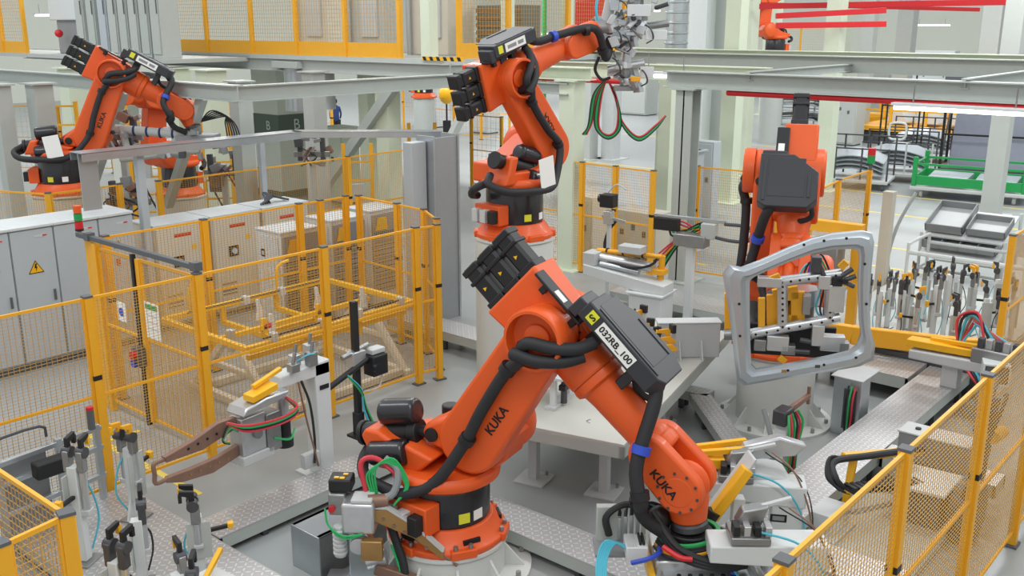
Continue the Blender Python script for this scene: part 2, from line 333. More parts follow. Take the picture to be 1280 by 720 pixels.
# ---------- six-axis robots ----------
def robot(base,q1,q2,e3,L3,q4,q5,label,group,detail=2,code=None,paper=False,hose_tail=None,tag5=None,L2=1.08,bx=-.16,bz=.10,bw=1.,top=False,by=0.,S=1.15,OX=.51,OZ=.90,ly=0.,bl=1.,plug=180,cz=0.,labs=(-1.9,-1.25)):
    dx=OX-.58; dz=OZ-.935
    root=thing('industrial_robot',label,'robot',base,q1,group); root.scale=(S,S,S)
    c2,s2=math.cos(q2),math.sin(q2)
    A2=V((OX,0,OZ)); A3=A2+V((c2,0,s2))*L2
    MA2=M.Translation(A2+V((0,ly,0)))@M.Rotation(-q2,4,'Y')
    M3=M.Translation(A3)@M.Rotation(-e3,4,'Y')
    MW=M3@M.Translation(V((L3,0,0)))@M.Rotation(q4,4,'X')@M.Rotation(q5,4,'Y')
    # base
    b=MB().lathe([(.0,0),(.46,0),(.47,.02),(.47,.05),(.43,.075),(.38,.15),(.36,.18),(.0,.18)],n=40)
    for k in range(6):
        a=k*PI/3+.3; b.at(M.Rotation(a,4,'Z')).box((.435,0,.035),(.10,.2,.07)); b.at(M.Identity(4))
    bf=b.build('base_frame','orange',root,.008)
    if detail>1:
        for k in range(6):
            for da in(-.13,.13):
                a=k*PI/3+.3+da; p=V((*[.455*math.cos(a),.455*math.sin(a)],.07)); MB().cyl(p,p+Z*.035,.018,n=6).build('anchor_bolt','steel',bf)
        for k in range(5):
            a=k*2*PI/5+.7; MB().at(M.Rotation(a,4,'Z')).b2((.405,-.07,.085),(.425,.07,.12)).build('slot','ink',bf)
    bc=MB().lathe([(0,.17),(.335,.17),(.34,.2),(.34,.55+cz),(.325,.585+cz),(0,.585+cz)],n=40).build('base_column','blackgloss',root)
    # terminal box with plugs on the side of the base
    TB=M.Rotation(rad(plug-180),4,'Z')
    MB().at(TB).b2((-.46,-.2,.19),(-.3,.2,.42)).build('terminal_box','orange',root,.01)
    for k,y in enumerate((-.13,0.0,.13)):
        MB().at(TB).b2((-.54,y-.045,.22),(-.44,y+.045,.37)).build('plug','lightgrey' if k else 'black',root,.006)
    for k,(a,mm) in enumerate(((labs[0],'lime'),(labs[1],'paper'))):
        MB().at(M.Rotation(a,4,'Z')).b2((.338,-.045,.22),(.344,.045,.30)).build('rating_label',mm,bc,label='small %s sticker on the black base'%('yellow' if k==0 else 'white'))
    # carousel
    c=MB().lathe([(0,.58+cz),(.36,.58+cz),(.42,.62+cz),(.43,.67+cz),(.39,.71+cz),(0,.73+cz)],n=36)
    c.prism([(-.38,.66+cz),(.20+dx,.66+cz),(.64+dx,.66+cz),(.78+dx,.74+dz),(.84+dx,.93+dz),(.76+dx,1.10+dz),(.56+dx,1.17+dz),(.38+dx,1.09+dz),(.06+dx,.90+dz),(-.15,.84+dz),(-.38,.82+dz)],'y',.02,.32)
    c.prism([(-.46,.66+cz),(-.2,.66+cz),(.18+dx,.68+cz),(.34+dx,.78+dz),(.1+dx,.80),(-.28,.80),(OX-.74,OZ-.02),(OX-.86,OZ-.02),(OX-.90,.8)],'y',-.30,.05)
    ca=c.build('rotating_column','orange',root,.025,3)
    MB().lathe([(0,.28),(.25,.28),(.265,.32),(.265,.42),(.24,.46),(.20,.48),(0,.50)],(OX,0,OZ),Y,32).build('gear_drum','orange',root,.01)
    MB().cyl((-.1,.24,.80),(-.1,.24,.96),.07,n=20).build('axis_one_motor','black',root,.01)
    # link arm
    l=MB().at(MA2); l.prism(hull2([(0,0,.25),(.45,0,.185),(L2-.1,0,.19),(L2,0,.215)]),'y',-.20,.02)
    lug=(.32*math.cos(2.147),.32*math.sin(2.147)); l.prism(hull2([(.02,0.02,.20),(lug[0],lug[1],.085)]),'y',-.18,-.03)
    la=l.build('link_arm','orange',root,.028,3)
    MB().at(MA2).lathe([(.225,0),(.225,.09),(.215,.11),(.195,.11),(.185,.015),(.15,.010),(0,.010)],(L2,-.20,0),-Y,32).build('elbow_hub','orange',la)
    MB().at(MA2).lathe([(.0,.0),(.1,0),(.1,.03),(.085,.035),(0,.035)],(L2,-.205,0),-Y,24).build('hub_cover','orange',la,.004)
    MB().at(MA2).lathe([(0,0),(.055,0),(.055,.02),(0,.024)],(lug[0],-.18,lug[1]),-Y,20).build('pivot_pin','black',la)
    # counterbalance
    pin=MA2@V((lug[0],-.105,lug[1])); rear=V((OX-.80,-.13,OZ-.10)); dv=(pin-rear).normalized()
    cl=(pin-rear).length*.66; cb=MB().cyl(rear-dv*.16,rear+dv*cl,.085,n=20).cyl(rear+dv*cl,pin,.045,n=14).cyl(rear-dv*.2,rear-dv*.16,.1,n=20).cyl(rear+dv*(cl-.06),rear+dv*(cl+.02),.1,n=20)
    cbo=cb.build('counterbalance_cylinder','black',root,.006)
    for (oy,oz) in((.0,.17),(-.16,-.11)):
        o=pin-dv*.33+V((0,oy,oz)); MB().tube([o-dv*.17,o-dv*.155,o-dv*.1,o+dv*.1,o+dv*.155,o+dv*.17],lambda t:.10*(1-abs(2*t-1)**3)**.5+.004,n=18,sub=4).build('accumulator','blackgloss',cbo)
    # elbow / arm housing
    h=MB().at(M3).cyl((0,.025,0),(0,.33,0),.235,n=32)
    h.prism(hull2([(0,0,.235),(.34,0,.19)]),'y',.03,.29)
    h.prism([(0,-.24),(.0,.235),(-.25,.25),(-.40,.27),(-.40,-.27),(-.25,-.25)],'y',-.08,.24)
    h.cyl((.2,.07,0),(.44,.07,0),.205,n=32)
    ho=h.build('arm_housing','orange',root,.022,3)
    if detail>1:
        for k in range(14):
            a=k*2*PI/14; MB().at(M3).cyl((.435,.07+.187*math.cos(a),.187*math.sin(a)),(.463,.07+.187*math.cos(a),.187*math.sin(a)),.012,n=6).build('flange_bolt','dark_steel',ho)
        for k in range(9):
            a=-.9+k*.28; MB().at(M3).cyl((.21*math.cos(a),.03,.21*math.sin(a)),(.21*math.cos(a),.012,.21*math.sin(a)),.011,n=6).build('hub_bolt','dark_steel',ho)
    for k,z in enumerate((-.18,0,.18)):
        mo=MB().at(M3); x0=-.385
        mo.box((x0-.03,.05,z),(.06,.165,.165)).prism([(.05-.07,z-.05),(.05-.05,z-.072),(.05+.05,z-.072),(.05+.07,z-.05),(.05+.07,z+.05),(.05+.05,z+.072),(.05-.05,z+.072),(.05-.07,z+.05)],'x',x0-.36,x0-.05)
        mo.box((x0-.24,.05,z),(.03,.16,.16)).box((x0-.33,.05,z),(.05,.155,.155))
        m_=mo.build('wrist_motor','black',root,.008)
        MB().at(M3).prism([(x0-.17,z-.016),(x0-.14,z-.016),(x0-.155,z+.014)],'y',-.0235,-.021).build('warning_mark','yellow_bright',m_)
    # forearm
    f=MB().at(M3).lathe([(0,.44),(.2,.44),(.205,.47),(.2,.5),(.165,.52),(.155,.6),(.135,L3-.42),(.15,L3-.40),(.15,L3-.36),(.0,L3-.36)],(0,.07,0),X,32)
    fo=f.build('forearm','orange',root)
    # wrist fork + ball
    w=MB().at(M3@M.Translation(V((0,.06,0)))@M.Rotation(q4,4,'X'))
    w.lathe([(0,L3-.37),(.15,L3-.37),(.17,L3-.33),(.17,L3-.26),(0,L3-.22)],(0,0,0),X,28)
    for y0,y1 in((-.19,-.085),(.085,.19)): w.prism(hull2([(L3-.30,0,.15),(L3,0,.165)]),'y',y0,y1)
    w.cyl((L3,-.192,0),(L3,.192,0),.12,n=28)
    wo=w.build('wrist_fork','orange',root,.02,3)
    W0=M3@M.Translation(V((0,.06,0)))@M.Rotation(q4,4,'X')@M.Translation(V((L3,0,0)))@M.Rotation(q5,4,'Y')
    wb=MB().at(W0).ball((0,0,0),.165,24,(1,.5,1)).lathe([(0,.0),(.15,.0),(.15,.12),(.135,.2),(.125,.27),(0,.27)],(0,0,0),X,28)
    wb.build('wrist','orange',root,.01)
    MB().at(W0).lathe([(0,.27),(.11,.27),(.13,.29),(.13,.33),(0,.33)],(0,0,0),X,24).build('tool_flange','dark_steel',root)
    if detail>1:
        for k in range(10):
            a=k*2*PI/10; MB().at(M3@M.Translation(V((0,.06,0)))@M.Rotation(q4,4,'X')).cyl((L3+.14*math.cos(a),-.188,.14*math.sin(a)),(L3+.14*math.cos(a),-.198,.14*math.sin(a)),.011,n=6).build('wrist_bolt','dark_steel',wo)
    if code and len(code)>3: text('lettering','KUKA',.088,M3@M.Translation(V((0,.06,0)))@M.Rotation(q4,4,'X')@mtx((L3-.10,-.194,-.04),(1,0,0),(0,0,1)),'ink',wo,.002)
    if code: text('lettering','KUKA',.10,MA2@mtx((.33,-.203,-.09),(1,0,0),(0,0,1)),'ink',la,.002)
    # energy supply box on top of the forearm
    MX=M3@M.Translation(V((bx,by,bz)))@M.Diagonal(V((bl,bw,1,1)))
    e=MB().at(MX)
    out=[(.22,-.18),(.90,-.18),(.96,-.12),(.96,.20),(.84,.27),(.46,.27),(.22,.08)]
    e.prism(out,'z',.235,.375); e.prism([(.15,-.17),(.23,-.17),(.23,.05),(.15,.02)],'z',.2,.34)
    if bx>-.2: e.b2((.36,-.02,.06),(.46,.14,.25)); e.b2((.72,-.02,.02),(.80,.14,.25))
    else: e.b2((.36,-.1,-.1),(.46,.1,.25))
    eb=e.build('cable_box','box_black',root,.010)
    MB().at(MX).b2((.3,-.15,.374),(.88,-.125,.383)).build('box_rib','box_black',eb,.002); MB().at(MX).b2((.5,.19,.374),(.82,.215,.383)).build('box_rib','box_black',eb,.002); MB().at(MX).b2((.28,-.11,.372),(.82,.17,.378)).build('lid','box_black',eb,.002)
    br=MB().at(M3).b2((-.34,-.15,.265),(.12,-.03,.288)).b2((-.25,-.13,.2),(-.2,-.05,.27)).b2((.05,-.13,.2),(.1,-.05,.27)).build('bracket_plate','black',root,.006)
    MB().at(M3).b2((-.16,-.13,.287),(-.06,-.07,.291)).build('sticker','paper',br)
    if code:
        MB().at(MX).b2((.385,-.1855,.258),(.715,-.1795,.352)).build('name_plate','paper',eb,label='white name plate with black characters')
        if len(code)<4:
            for xa,xb in ((.42,.56),(.59,.68)): MB().at(MX).b2((xa,-.1875,.285),(xb,-.1855,.325)).build('print_mark','midgrey',eb)
        else: text('lettering',code,.066,MX@mtx((.55,-.187,.305),(1,0,0),(0,0,1)),'ink',eb,.0015)
    if code:
        MB().at(MX).b2((.275,-.186,.27),(.345,-.1795,.352)).build('number_tag','lime',eb,label='yellow square tag')
        if code and len(code)>3: text('lettering','S',.07,MX@mtx((.31,-.188,.311),(0,0,-1),(1,0,0)),'ink',eb,.002)
    # hoses
    N=-.27
    def lk(t,s,y=N): return MA2@V((t,y,s))
    def ar(x,z,y=N): return M3@V((x,y,z))
    r=.046
    h1=[(-.5,-.10,.78),(-.62,-.2,.70+cz),(-.5,-.38,.62+cz),(-.2,-.47,.60+cz),(.2+dx,-.45,.60+cz),(.40+dx,-.36,.70+cz),lk(.05,.0,-.28),lk(.35,.03),lk(.72,.04),lk(.92,-.01,-.31),ar(-.02,-.14,-.36),ar(.12,-.05,-.34),ar(.24,.06,-.26),ar(.30,.16,-.17)]
    h2=[lk(L2-.13,.06,-.20),lk(L2-.09,.03,-.30),ar(.0,.0,-.34),ar(.14,.10,-.30),ar(.24,.19,-.22),ar(.28,.26,-.12)]
    if detail<3:
        h1=h1
    ho1=MB().tube(h1,r,10,6).build('hose','rubber',root); MB().tube(h2,r,10,6).build('hose','rubber',root)
    MB().tube([(-.52,-.1,.70),(-.66,-.02,.64),(-.6,.1,.55),(-.4,.22,.5)],r,10,6).build('hose','rubber',root)
    for t,s in((.05,.0),(.74,.04)):
        p=lk(t,s); q=lk(t+.06,s); MB().cyl(p,q,.062,n=14).bar(lk(t+.03,s),lk(t+.03,s,-.19),.05).build('hose_clamp','black',ho1)
    tl=hose_tail or [(.06,-.26,-.26),(.20,-.22,-.24),(.34,-.14,-.12)]
    h3=([MX@V((.88,-.04,.30)),MX@V((1.0,-.11,.21)),ar(L3-.32,-.02,-.27),ar(L3-.10,-.17,-.31)] if not top else [MX@V((.88,.02,.30)),ar(.62,.22,.0),ar(.95,.20,-.05),ar(L3-.06,.14,-.24)])+[W0@V(p) for p in tl]
    ho3=MB().tube(h3,r*1.05,10,6).build('hose','rubber',root)
    for p,q,mm in((h3[1],h3[2],'blue'),(h3[2],h3[3],'black'),(h3[3],h3[4],'black')):
        d=(V(q)-V(p)).normalized(); o=V(p).lerp(V(q),.75); MB().cyl(o-d*.03,o+d*.03,.066,n=14).build('hose_clamp',mm,ho3,label='blue plastic hose clamp' if mm=='blue' else None)
    MB().tube([MX@V(q) for q in ((.80,.22,.26),(.95,.24,.16),(.97,.14,.07),(.84,.08,.08),(.72,.1,.22))],.026,8,5).build('cable_loop','rubber',root)
    if paper:
        MB().at(M.Translation(V((.02,-.50,.80)))@M.Rotation(-.15,4,'Y')).b2((-.12,-.004,-.17),(.12,.004,.17)).build('paper_note','paper',root)
    return root,W0
def pedestal(base,h,r,label,group=None,m='pedestal',flange=False):
    t=thing('robot_pedestal',label,'pedestal',(base[0],base[1],0),0,group)
    MB().lathe([(0,.0),(r,.0),(r,h-.06),(r-.02,h-.04),(r-.02,h-.035),(r+.02,h-.03),(r+.02,h),(0,h)],n=44).build('column_drum',m,t)
    if flange:
        MB().lathe([(0,0),(r+.24,0),(r+.24,.03),(0,.03)],n=44).build('floor_plate',m,t)
        for k in range(10):
            a=k*2*PI/10; c,s=math.cos(a),math.sin(a)
            MB().cyl(((r+.17)*c,(r+.17)*s,.03),((r+.17)*c,(r+.17)*s,.08),.025,n=6).build('anchor_bolt','steel',t)
            MB().at(M.Rotation(a+.3,4,'Z')).prism([(r-.01,.03),(r+.18,.03),(r-.01,.25)],'y',-.012,.012).build('gusset',m,t)
    return t
RG='orange six-axis robots in the cells'
R1B=V((5.72,5.66,.345)); R2B=V((10.03,8.52,2.00)); R4B=V((7.52,16.38,2.05))
r1,W1=robot(R1B,rad(-77.5),rad(57.4),rad(-43.5),1.40,rad(0),rad(40),'largest orange robot, nearest of all, black box lettered 032RB_100 on its forearm',RG,2,'032RB_100',OX=.31,OZ=.885,cz=-.10,plug=-100,labs=(-.62,-.25))
r2,W2=robot(R2B,rad(-3.8),rad(128.2),rad(16.6),1.45,0,rad(-5),'orange robot on a tall white drum, its raised arm pointing right to a silver gripper',RG,1,'x',True,bx=-.46,bz=.06,top=True,OZ=1.0)
r4,W4=robot(R4B,rad(-36.8),rad(66.3),rad(-30),1.19,0,rad(40),'orange robot at the rear left, arm bent over the aluminium channel beam',RG,1,'x',True,S=1.04)
R3B=V(tuple(G(966,522)[:2])+(.92,))
r3,W3=robot(R3B,rad(40.5+163),rad(92),rad(-56),1.12,0,rad(30),'orange robot seen from the front, holding the silver car body side frame',RG,1,None,False,tag5=False,bw=1.2,bl=.74,bx=-.14,bz=.06,by=-.06,OX=.40,OZ=.88,ly=-.14)
R5B=V(tuple(D(226,243,20.)))
r5,W5=robot(R5B,rad(40.5+150),rad(98),rad(5),1.2,0,rad(30),'small far orange robot below the channel beam, behind the beige cabinets',RG,1,S=1.)
pedestal(R1B,R1B.z,.53,'low white drum pedestal under the largest orange robot',None,flange=True)
pedestal(R2B,R2B.z,.54,'tall white drum pedestal under the robot at upper middle',None)
pedestal(R3B,R3B.z,.47,'short white pedestal with a round bolted floor plate, under the robot with the car frame',None,flange=True)
pedestal(R4B,R4B.z,.5,'tall beige drum pedestal under the robot at the rear left',None,'beige')
pedestal(R5B,R5B.z,.5,'beige drum pedestal under the small far robot',None,'beige')
def solveX(px,Y,z):
    lo,hi=0.,60.
    for _ in range(50):
        m=(lo+hi)/2
        if PX((m,Y,z))[0]<px: lo=m
        else: hi=m
    return lo
# ---------- tall grey electrical cabinets ----------
def warn_sign(parent,x,z,y,s=.13):
    o=MB().prism([(x-s,z-s*.8),(x+s,z-s*.8),(x,z+s*.9)],'y',y-.004,y).build('warning_sign','yellow_bright',parent,label='yellow triangular high voltage sign')
    MB().prism([(x-s,z-s*.8),(x+s,z-s*.8),(x,z+s*.9)],'y',y-.006,y-.005).build('sign_border','ink',o)
    k=s*.84; MB().prism([(x-k,z-k*.8-.002),(x+k,z-k*.8-.002),(x,z+k*.84)],'y',y-.009,y-.007).build('sign_face','yellow_bright',o)
    MB().prism([(x-.01*s/.13,z+.06*s/.13),(x+.02*s/.13,z+.06*s/.13),(x+.005*s/.13,z+.005*s/.13),(x+.025*s/.13,z+.005*s/.13),(x-.01*s/.13,z-.075*s/.13),(x,z-.015*s/.13),(x-.025*s/.13,z-.015*s/.13)],'y',y-.012,y-.010).build('lightning_bolt','ink',o)
xs=[4.2,4.96,5.48,6.09,6.75,7.3]
labs=['grey electrical cabinet at the left edge, cut by the frame','grey electrical cabinet with a small grey name strip, second from the left','grey electrical cabinet with a large warning triangle, left of the signal tower','grey electrical cabinet with a small yellow triangle, directly behind the signal tower','grey electrical cabinet at the right end of the grey row, seen through the sliding gate']
for i,(a,b) in enumerate(zip(xs,xs[1:])):
    t=thing('electrical_cabinet',labs[i],'cabinet',(a,13.75,0),0,'grey electrical cabinets in a row'); w=b-a
    MB().b2((.004,.03,.12),(w-.004,.75,2.05)).build('body','cabinet',t,.006); MB().b2((.004,.06,0),(w-.004,.73,.12)).build('plinth','darkgrey',t)
    MB().b2((-.0,-.02,2.05),(w,.78,2.09)).build('top_cover','cabinet_top',t,.006)
    d=MB().b2((.012,.0,.15),(w-.012,.03,2.03)).build('door','cabinet',t,.006)
    MB().b2((w-.10,-.025,.98),(w-.07,0,1.14)).build('handle','darkgrey',d,.004)
    MB().b2((w-.28,-.004,1.92),(w-.10,0,1.95)).build('maker_plate','lightgrey',d); MB().b2((w-.16,-.006,1.925),(w-.10,-.004,1.945)).build('maker_mark','red',d)
    if i in(2,): warn_sign(d,w*.5,1.5,0,.11)
    if i in(3,): warn_sign(d,w*.72,1.5,0,.05)
    if i in(4,): warn_sign(d,w*.5,1.62,0,.07); MB().b2((w*.4,-.02,1.3),(w*.5,0,1.4)).build('switch','red',d)
    if i==1: MB().b2((.1,-.005,1.5),(.34,0,1.56)).build('name_strip','midgrey',d)
# second row: robot control cabinets
def control(label,c,dx,dy,h,m='beige',kind=0,group='beige control cabinets'):
    t=thing('control_cabinet',label,'cabinet',(c[0],c[1],0),0,group)
    MB().b2((0,0,.1),(dx,dy,h)).build('body',m,t,.01); MB().b2((.04,.04,0),(dx-.04,dy-.04,.1)).build('plinth','darkgrey',t); MB().b2((-.015,-.015,h),(dx+.015,dy+.015,h+.03)).build('top_cover','cabinet_top',t,.006)
    if kind==0:
        d=MB().b2((.02,-.025,.14),(dx-.02,0,h-.04)).build('door',m,t,.005)
        g=MB().b2((dx*.30,-.05,h*.60),(dx*.48,-.025,h*.70)).build('main_switch','ink',d); MB().cyl((dx*.39,-.05,h*.65),(dx*.39,-.075,h*.65),.05,n=8).build('knob','lightgrey',d)
        MB().b2((dx*.66,-.03,h*.74),(dx*.74,-.025,h*.79)).build('warning_label','yellow_bright',d)
        MB().b2((dx*.34,-.03,h*.88),(dx*.66,-.025,h*.91)).build('maker_mark','red',d)
        for k in range(4): MB().b2((dx*.12,-.03,h*.22+k*.06),(dx*.4,-.024,h*.22+k*.06+.03)).build('vent_slot','darkgrey',d)
        MB().b2((-.02,dy*.2,h*.3),(0,dy*.8,h*.72)).build('vent_panel','lightgrey',t,.004)
    else:
        d=MB().b2((.03,-.03,.3),(dx-.03,0,h-.05)).build('vent_door','midgrey',t)
        for k in range(14): MB().b2((.06,-.04,.36+k*.075),(dx-.06,-.03,.36+k*.075+.03)).build('vent_slot','darkgrey',d)
        MB().prism([(.08,h-.32),(dx*.5,h-.32),(dx*.45,h-.1),(.14,h-.1)],'y',-.05,-.041).build('warning_label','yellow_bright',d)
        MB().b2((-.02,dy*.62,h-.4),(0,dy*.8,h-.28)).build('black_label','ink',t); MB().b2((-.025,dy*.66,h-.37),(-.02,dy*.76,h-.31)).build('label_print','lightgrey',t)
        MB().b2((-.02,.06,.2),(0,dy-.06,h-.06)).build('side_panel',m,t,.004)
c1=G(188,286,1.75); cw=.95
for k,(lab) in enumerate(('beige control cabinet with a black rotary switch, left of the others','beige control cabinet with a black rotary switch, second from the left','beige control cabinet in the middle, partly behind the vented box')):
    control(lab,(7.75+k*1.02,14.0),.96,.7,1.72,'beige',0)
for lab,(px,py) in zip(('white cabinet with dark vents and yellow label, nearest of the three vented ones','white cabinet with dark vents, the middle one of three behind the lift frame','white cabinet with dark vents, farthest right of three by the perforated panel'),((350,291),(413,276),(462,264))):
    c=G(px,py,1.75); control(lab,(c.x,c.y),.72,.62,1.72,'white',1,'vented white control cabinets')
t=thing('cable_heap','heap of grey cables on top of the beige cabinet','cables',(10.2,14.3,1.75)); 
for k in range(5): MB().tube([(-.3+.05*k,-.1,.02),(-.1,.05*k-.1,.10+.02*k),(.15,.1-.03*k,.08),(.3,-.1+.04*k,.03)],.02,6,4).build('cable','dark_steel',t)
# ---------- channel gantry ----------
t=thing('cable_gantry','grey aluminium channel beam on posts with a perforated end panel, above the cabinets','gantry',(6.75,13.98,0))
b=MB(); 
def chan(mb,p,q,w,h):
    mb.bar(V(p),V(q),w,.012); s=(V(q)-V(p)).normalized().cross(Z)
    for k in(-1,1): mb.bar(V(p)+s*(k*(w/2-.006))-Z*h/2,V(q)+s*(k*(w/2-.006))-Z*h/2,.012,h)
chan(b,(-.1,0,3.0),(3.85,0,3.0),.36,.12); b.build('channel_beam','galv',t)
b=MB(); chan(b,(3.8,0.05,3.0),(5.5,-1.9,3.0),.34,.10); b.build('channel_beam','galv',t)
MB().b2((.80,-.06,0),(.92,.06,2.9)).build('post','cabinet',t,.01); MB().b2((3.72,.93,0),(3.82,1.03,2.9)).build('post','cabinet',t,.01)
def perf(lo,hi,ax,name='perforated_panel'):
    o=MB().b2(lo,hi).build(name,'galv',t); return o
pp=perf((-.1,-.06,2.15),(.18,-.04,3.0),0)
for i in range(6):
    for j in range(16): MB()
mat('perforated','#a9adb0',.4,.5); 
def perf_mat():
    m=MAT['perforated']; nt=m.node_tree; b=nt.nodes['Principled BSDF']; L=nt.links
    v=nt.nodes.new('ShaderNodeTexVoronoi'); v.inputs['Scale'].default_value=24; v.inputs['Randomness'].default_value=0; tc=nt.nodes.new('ShaderNodeTexCoord'); L.new(tc.outputs['Object'],v.inputs['Vector'])
    th=nt.nodes.new('ShaderNodeMath'); th.operation='LESS_THAN'; th.inputs[1].default_value=.36; L.new(v.outputs['Distance'],th.inputs[0])
    mx=nt.nodes.new('ShaderNodeMix'); mx.data_type='RGBA'; old=b.inputs['Base Color'].links[0].from_socket; L.new(th.outputs[0],mx.inputs[0]); L.new(old,mx.inputs[6]); mx.inputs[7].default_value=lin('#6d7276'); L.new(mx.outputs[2],b.inputs['Base Color'])
perf_mat(); pp.data.materials[0]=MAT['perforated']
q=thing('perforated_shield','tall perforated grey steel panel standing behind the right end of the lift cell','panel',(11.25,11.05,0))
MB().b2((-.25,-.02,0),(.30,.02,3.05)).build('face','perforated',q); MB().b2((-.28,-.04,0),(-.24,.34,3.08)).build('edge','galv',q); MB().b2((.28,-.04,0),(.32,.34,3.08)).build('edge','galv',q); MB().b2((-.30,.1,0),(-.62,.3,3.0)).build('post','cabinet',q,.01)
# ---------- yellow lift frame ----------
t=thing('lift_frame','yellow tubular lifting frame with white stops on beige stands, inside the left cell','frame',(6.35,9.55,0))
zt=1.05; W_,D_=2.72,1.9; f=MB()
def rail(p,q,w=.07,h=.07,m='yellow_bright',n='rail'): return MB().bar(p,q,w,h).build(n,m,t,.006)
rail((0,0,zt),(W_,0,zt),.08,.09); rail((0,.0,zt),(0,D_,zt)); rail((0,D_,zt),(W_,D_,zt)); rail((W_,0,zt),(W_,D_,zt))
rail((.05,.12,zt-.14),(W_-.05,.12,zt-.14),.06,.06); rail((.0,D_*.5,zt-.12),(W_,D_*.5,zt-.12),.06); rail((W_*.33,.1,zt-.24),(W_*.33,D_,zt-.24),.06); rail((W_*.66,.1,zt-.24),(W_*.66,D_,zt-.24),.06); rail((W_*.33,D_*.55,zt-.24),(W_*.66,D_*.55,zt-.24),.06)
for x in(W_*.33,W_*.66):
    for y in(.1,D_*.5,D_): rail((x,y,zt-.26),(x,y,zt),.06)
for x in(.35,1.75): MB().tube([(x,D_-.1,zt),(x,D_-.1,zt+.3),(x+.06,D_-.1,zt+.42),(x+.22,D_-.1,zt+.46)],.025,8,4).build('handle','yellow_bright',t)
for y in(-.02,D_*.86): MB().cyl((.2,y,zt+.10),(2.5,y,zt+.10),.014,n=8).build('black_rod','black',t)
for x in(.35,1.1,1.7,2.45):
    for y in(-.02,D_*.86): MB().b2((x-.04,y-.05,zt+.03),(x+.04,y+.05,zt+.14)).build('rod_support','lightgrey',t,.006)
for (x,y) in((.7,.5),(1.5,.4),(1.0,1.2),(1.9,1.1),(2.3,.6)): 
    MB().prism([(x-.05,zt-.1),(x+.05,zt-.1),(x+.05,zt+.05),(x+.01,zt+.2),(x-.03,zt+.2),(x-.02,zt+.05)],'y',y-.02,y+.02).build('white_stop','white',t,.006)
for x in(.35,W_-.15):
    MB().bar((x,.05,.05),(x,.75,zt-.2),.09,.09).build('stand_leg','beige',t,.01); MB().bar((x,D_-.05,.05),(x,1.05,zt-.2),.09,.09).build('stand_leg','beige',t,.01); MB().bar((x,-.05,.05),(x,D_+.05,.05),.1,.1).build('floor_beam','beige',t,.01); MB().bar((x,.4,.5),(x,1.5,.5),.07).build('cross_bar','beige',t,.01)
for y in(.1,1.7): MB().bar((.35,y,.06),(W_-.15,y,.06),.1,.1).build('floor_beam','beige',t,.01)
for x in(.35,W_-.15): MB().cyl((x,.9,zt-.3),(x,.9,zt-.02),.06).build('lift_cylinder','alu',t)
MB().ball((.38,.1,zt+.2),.04).build('signal_lamp','red',t)
# ---------- diamond plate steps ----------
def platform(label,lo,hi,z=.2,lip=.13):
    t=thing('step_platform',label,'platform',(lo[0],lo[1],0),0,'checker plate walkways'); w,d=hi[0]-lo[0],hi[1]-lo[1]
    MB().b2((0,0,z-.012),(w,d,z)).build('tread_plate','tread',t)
    f=MB()
    f.b2((0,0,z-lip),(w,.03,z-.012)).b2((0,d-.03,z-lip),(w,d,z-.012)).b2((0,0,z-lip),(.03,d,z-.012)).b2((w-.03,0,z-lip),(w,d,z-.012)); f.build('side_frame','frame_paint',t)
    n=max(2,int(max(w,d)/1.2)+1)
    for i in range(n):
        u=(i+.5)/n
        for s in(0,1):
            c=(w*u,.06 if s==0 else d-.06) if w>d else (.06 if s==0 else w-.06,d*u)
            MB().b2((c[0]-.03,c[1]-.03,0),(c[0]+.03,c[1]+.03,z-.02)).build('foot','dark_steel',t)
    return t
platform('long checker plate walkway along the left cell, leading behind the largest robot',(4.42,7.34),(8.6,7.78))
platform('checker plate walkway crossing at lower left, under the clamp stands',(3.2,4.4),(4.40,9.0))
platform('narrow checker plate walkway right of the largest robot pedestal',(6.28,3.0),(6.72,6.25))
# ---------- stationary welding gun on the left ----------
t=thing('welding_stand','white box column with a short top arm, carrying the left welding gun','stand',(6.19,8.06,0))
MB().b2((-.10,-.10,.02),(.10,.10,1.30)).build('column','white',t,.012); MB().b2((-.2,-.2,0),(.22,.22,.02)).build('base_plate','white',t)
MB().prism([(-.55,1.16),(.10,1.16),(.10,1.32),(-.55,1.28)],'y',-.10,.10).build('top_arm','white',t,.012)
MB().b2((-.05,-.107,1.0),(.07,-.101,1.05)).build('black_label','ink',t)
MB().tube([(-.3,-.12,1.18),(-.22,-.14,.9),(-.2,-.16,.5),(-.25,-.2,.25)],.014,6,5).build('cable','rubber',t); MB().tube([(-.34,-.12,1.18),(-.28,-.16,.7),(-.24,-.2,.4),(-.2,-.2,.2)],.012,6,5).build('cable','copper',t)
MB().b2((-.36,-.18,.2),(-.16,-.1,.36)).build('terminal_box','lightgrey',t,.006)
g=thing('welding_gun','left stationary welding gun with two long coppery arms reaching left','welding gun',(5.35,7.98,0),rad(5),'stationary welding guns')
MB().b2((-.28,-.1,.62),(.02,.1,1.02)).build('gun_body','alu',g,.012); MB().b2((.02,-.12,.56),(.2,.12,.98)).build('transformer','steel',g,.012); MB().b2((-.3,-.12,.52),(.1,.12,.62)).build('lower_bracket','lightgrey',g,.01)
MB().cyl((-.1,-.105,.82),(-.1,-.135,.82),.05).build('pivot','steel',g)
MB().lathe([(0,.0),(.09,0),(.09,.1),(.07,.12),(.07,.3),(0,.32)],(.34,.0,.5),Z,18).build('servo_motor','black',g)
MB().cyl((.34,0,.8),(.34,0,1.05),.06).build('servo_flange','alu',g)
MB().prism([(-.28,1.04),(-.28,.92),(-.70,.84),(-1.10,.86),(-1.12,.92),(-.80,.97),(-.5,1.05)],'y',-.03,.03).build('upper_arm','copper',g,.008)
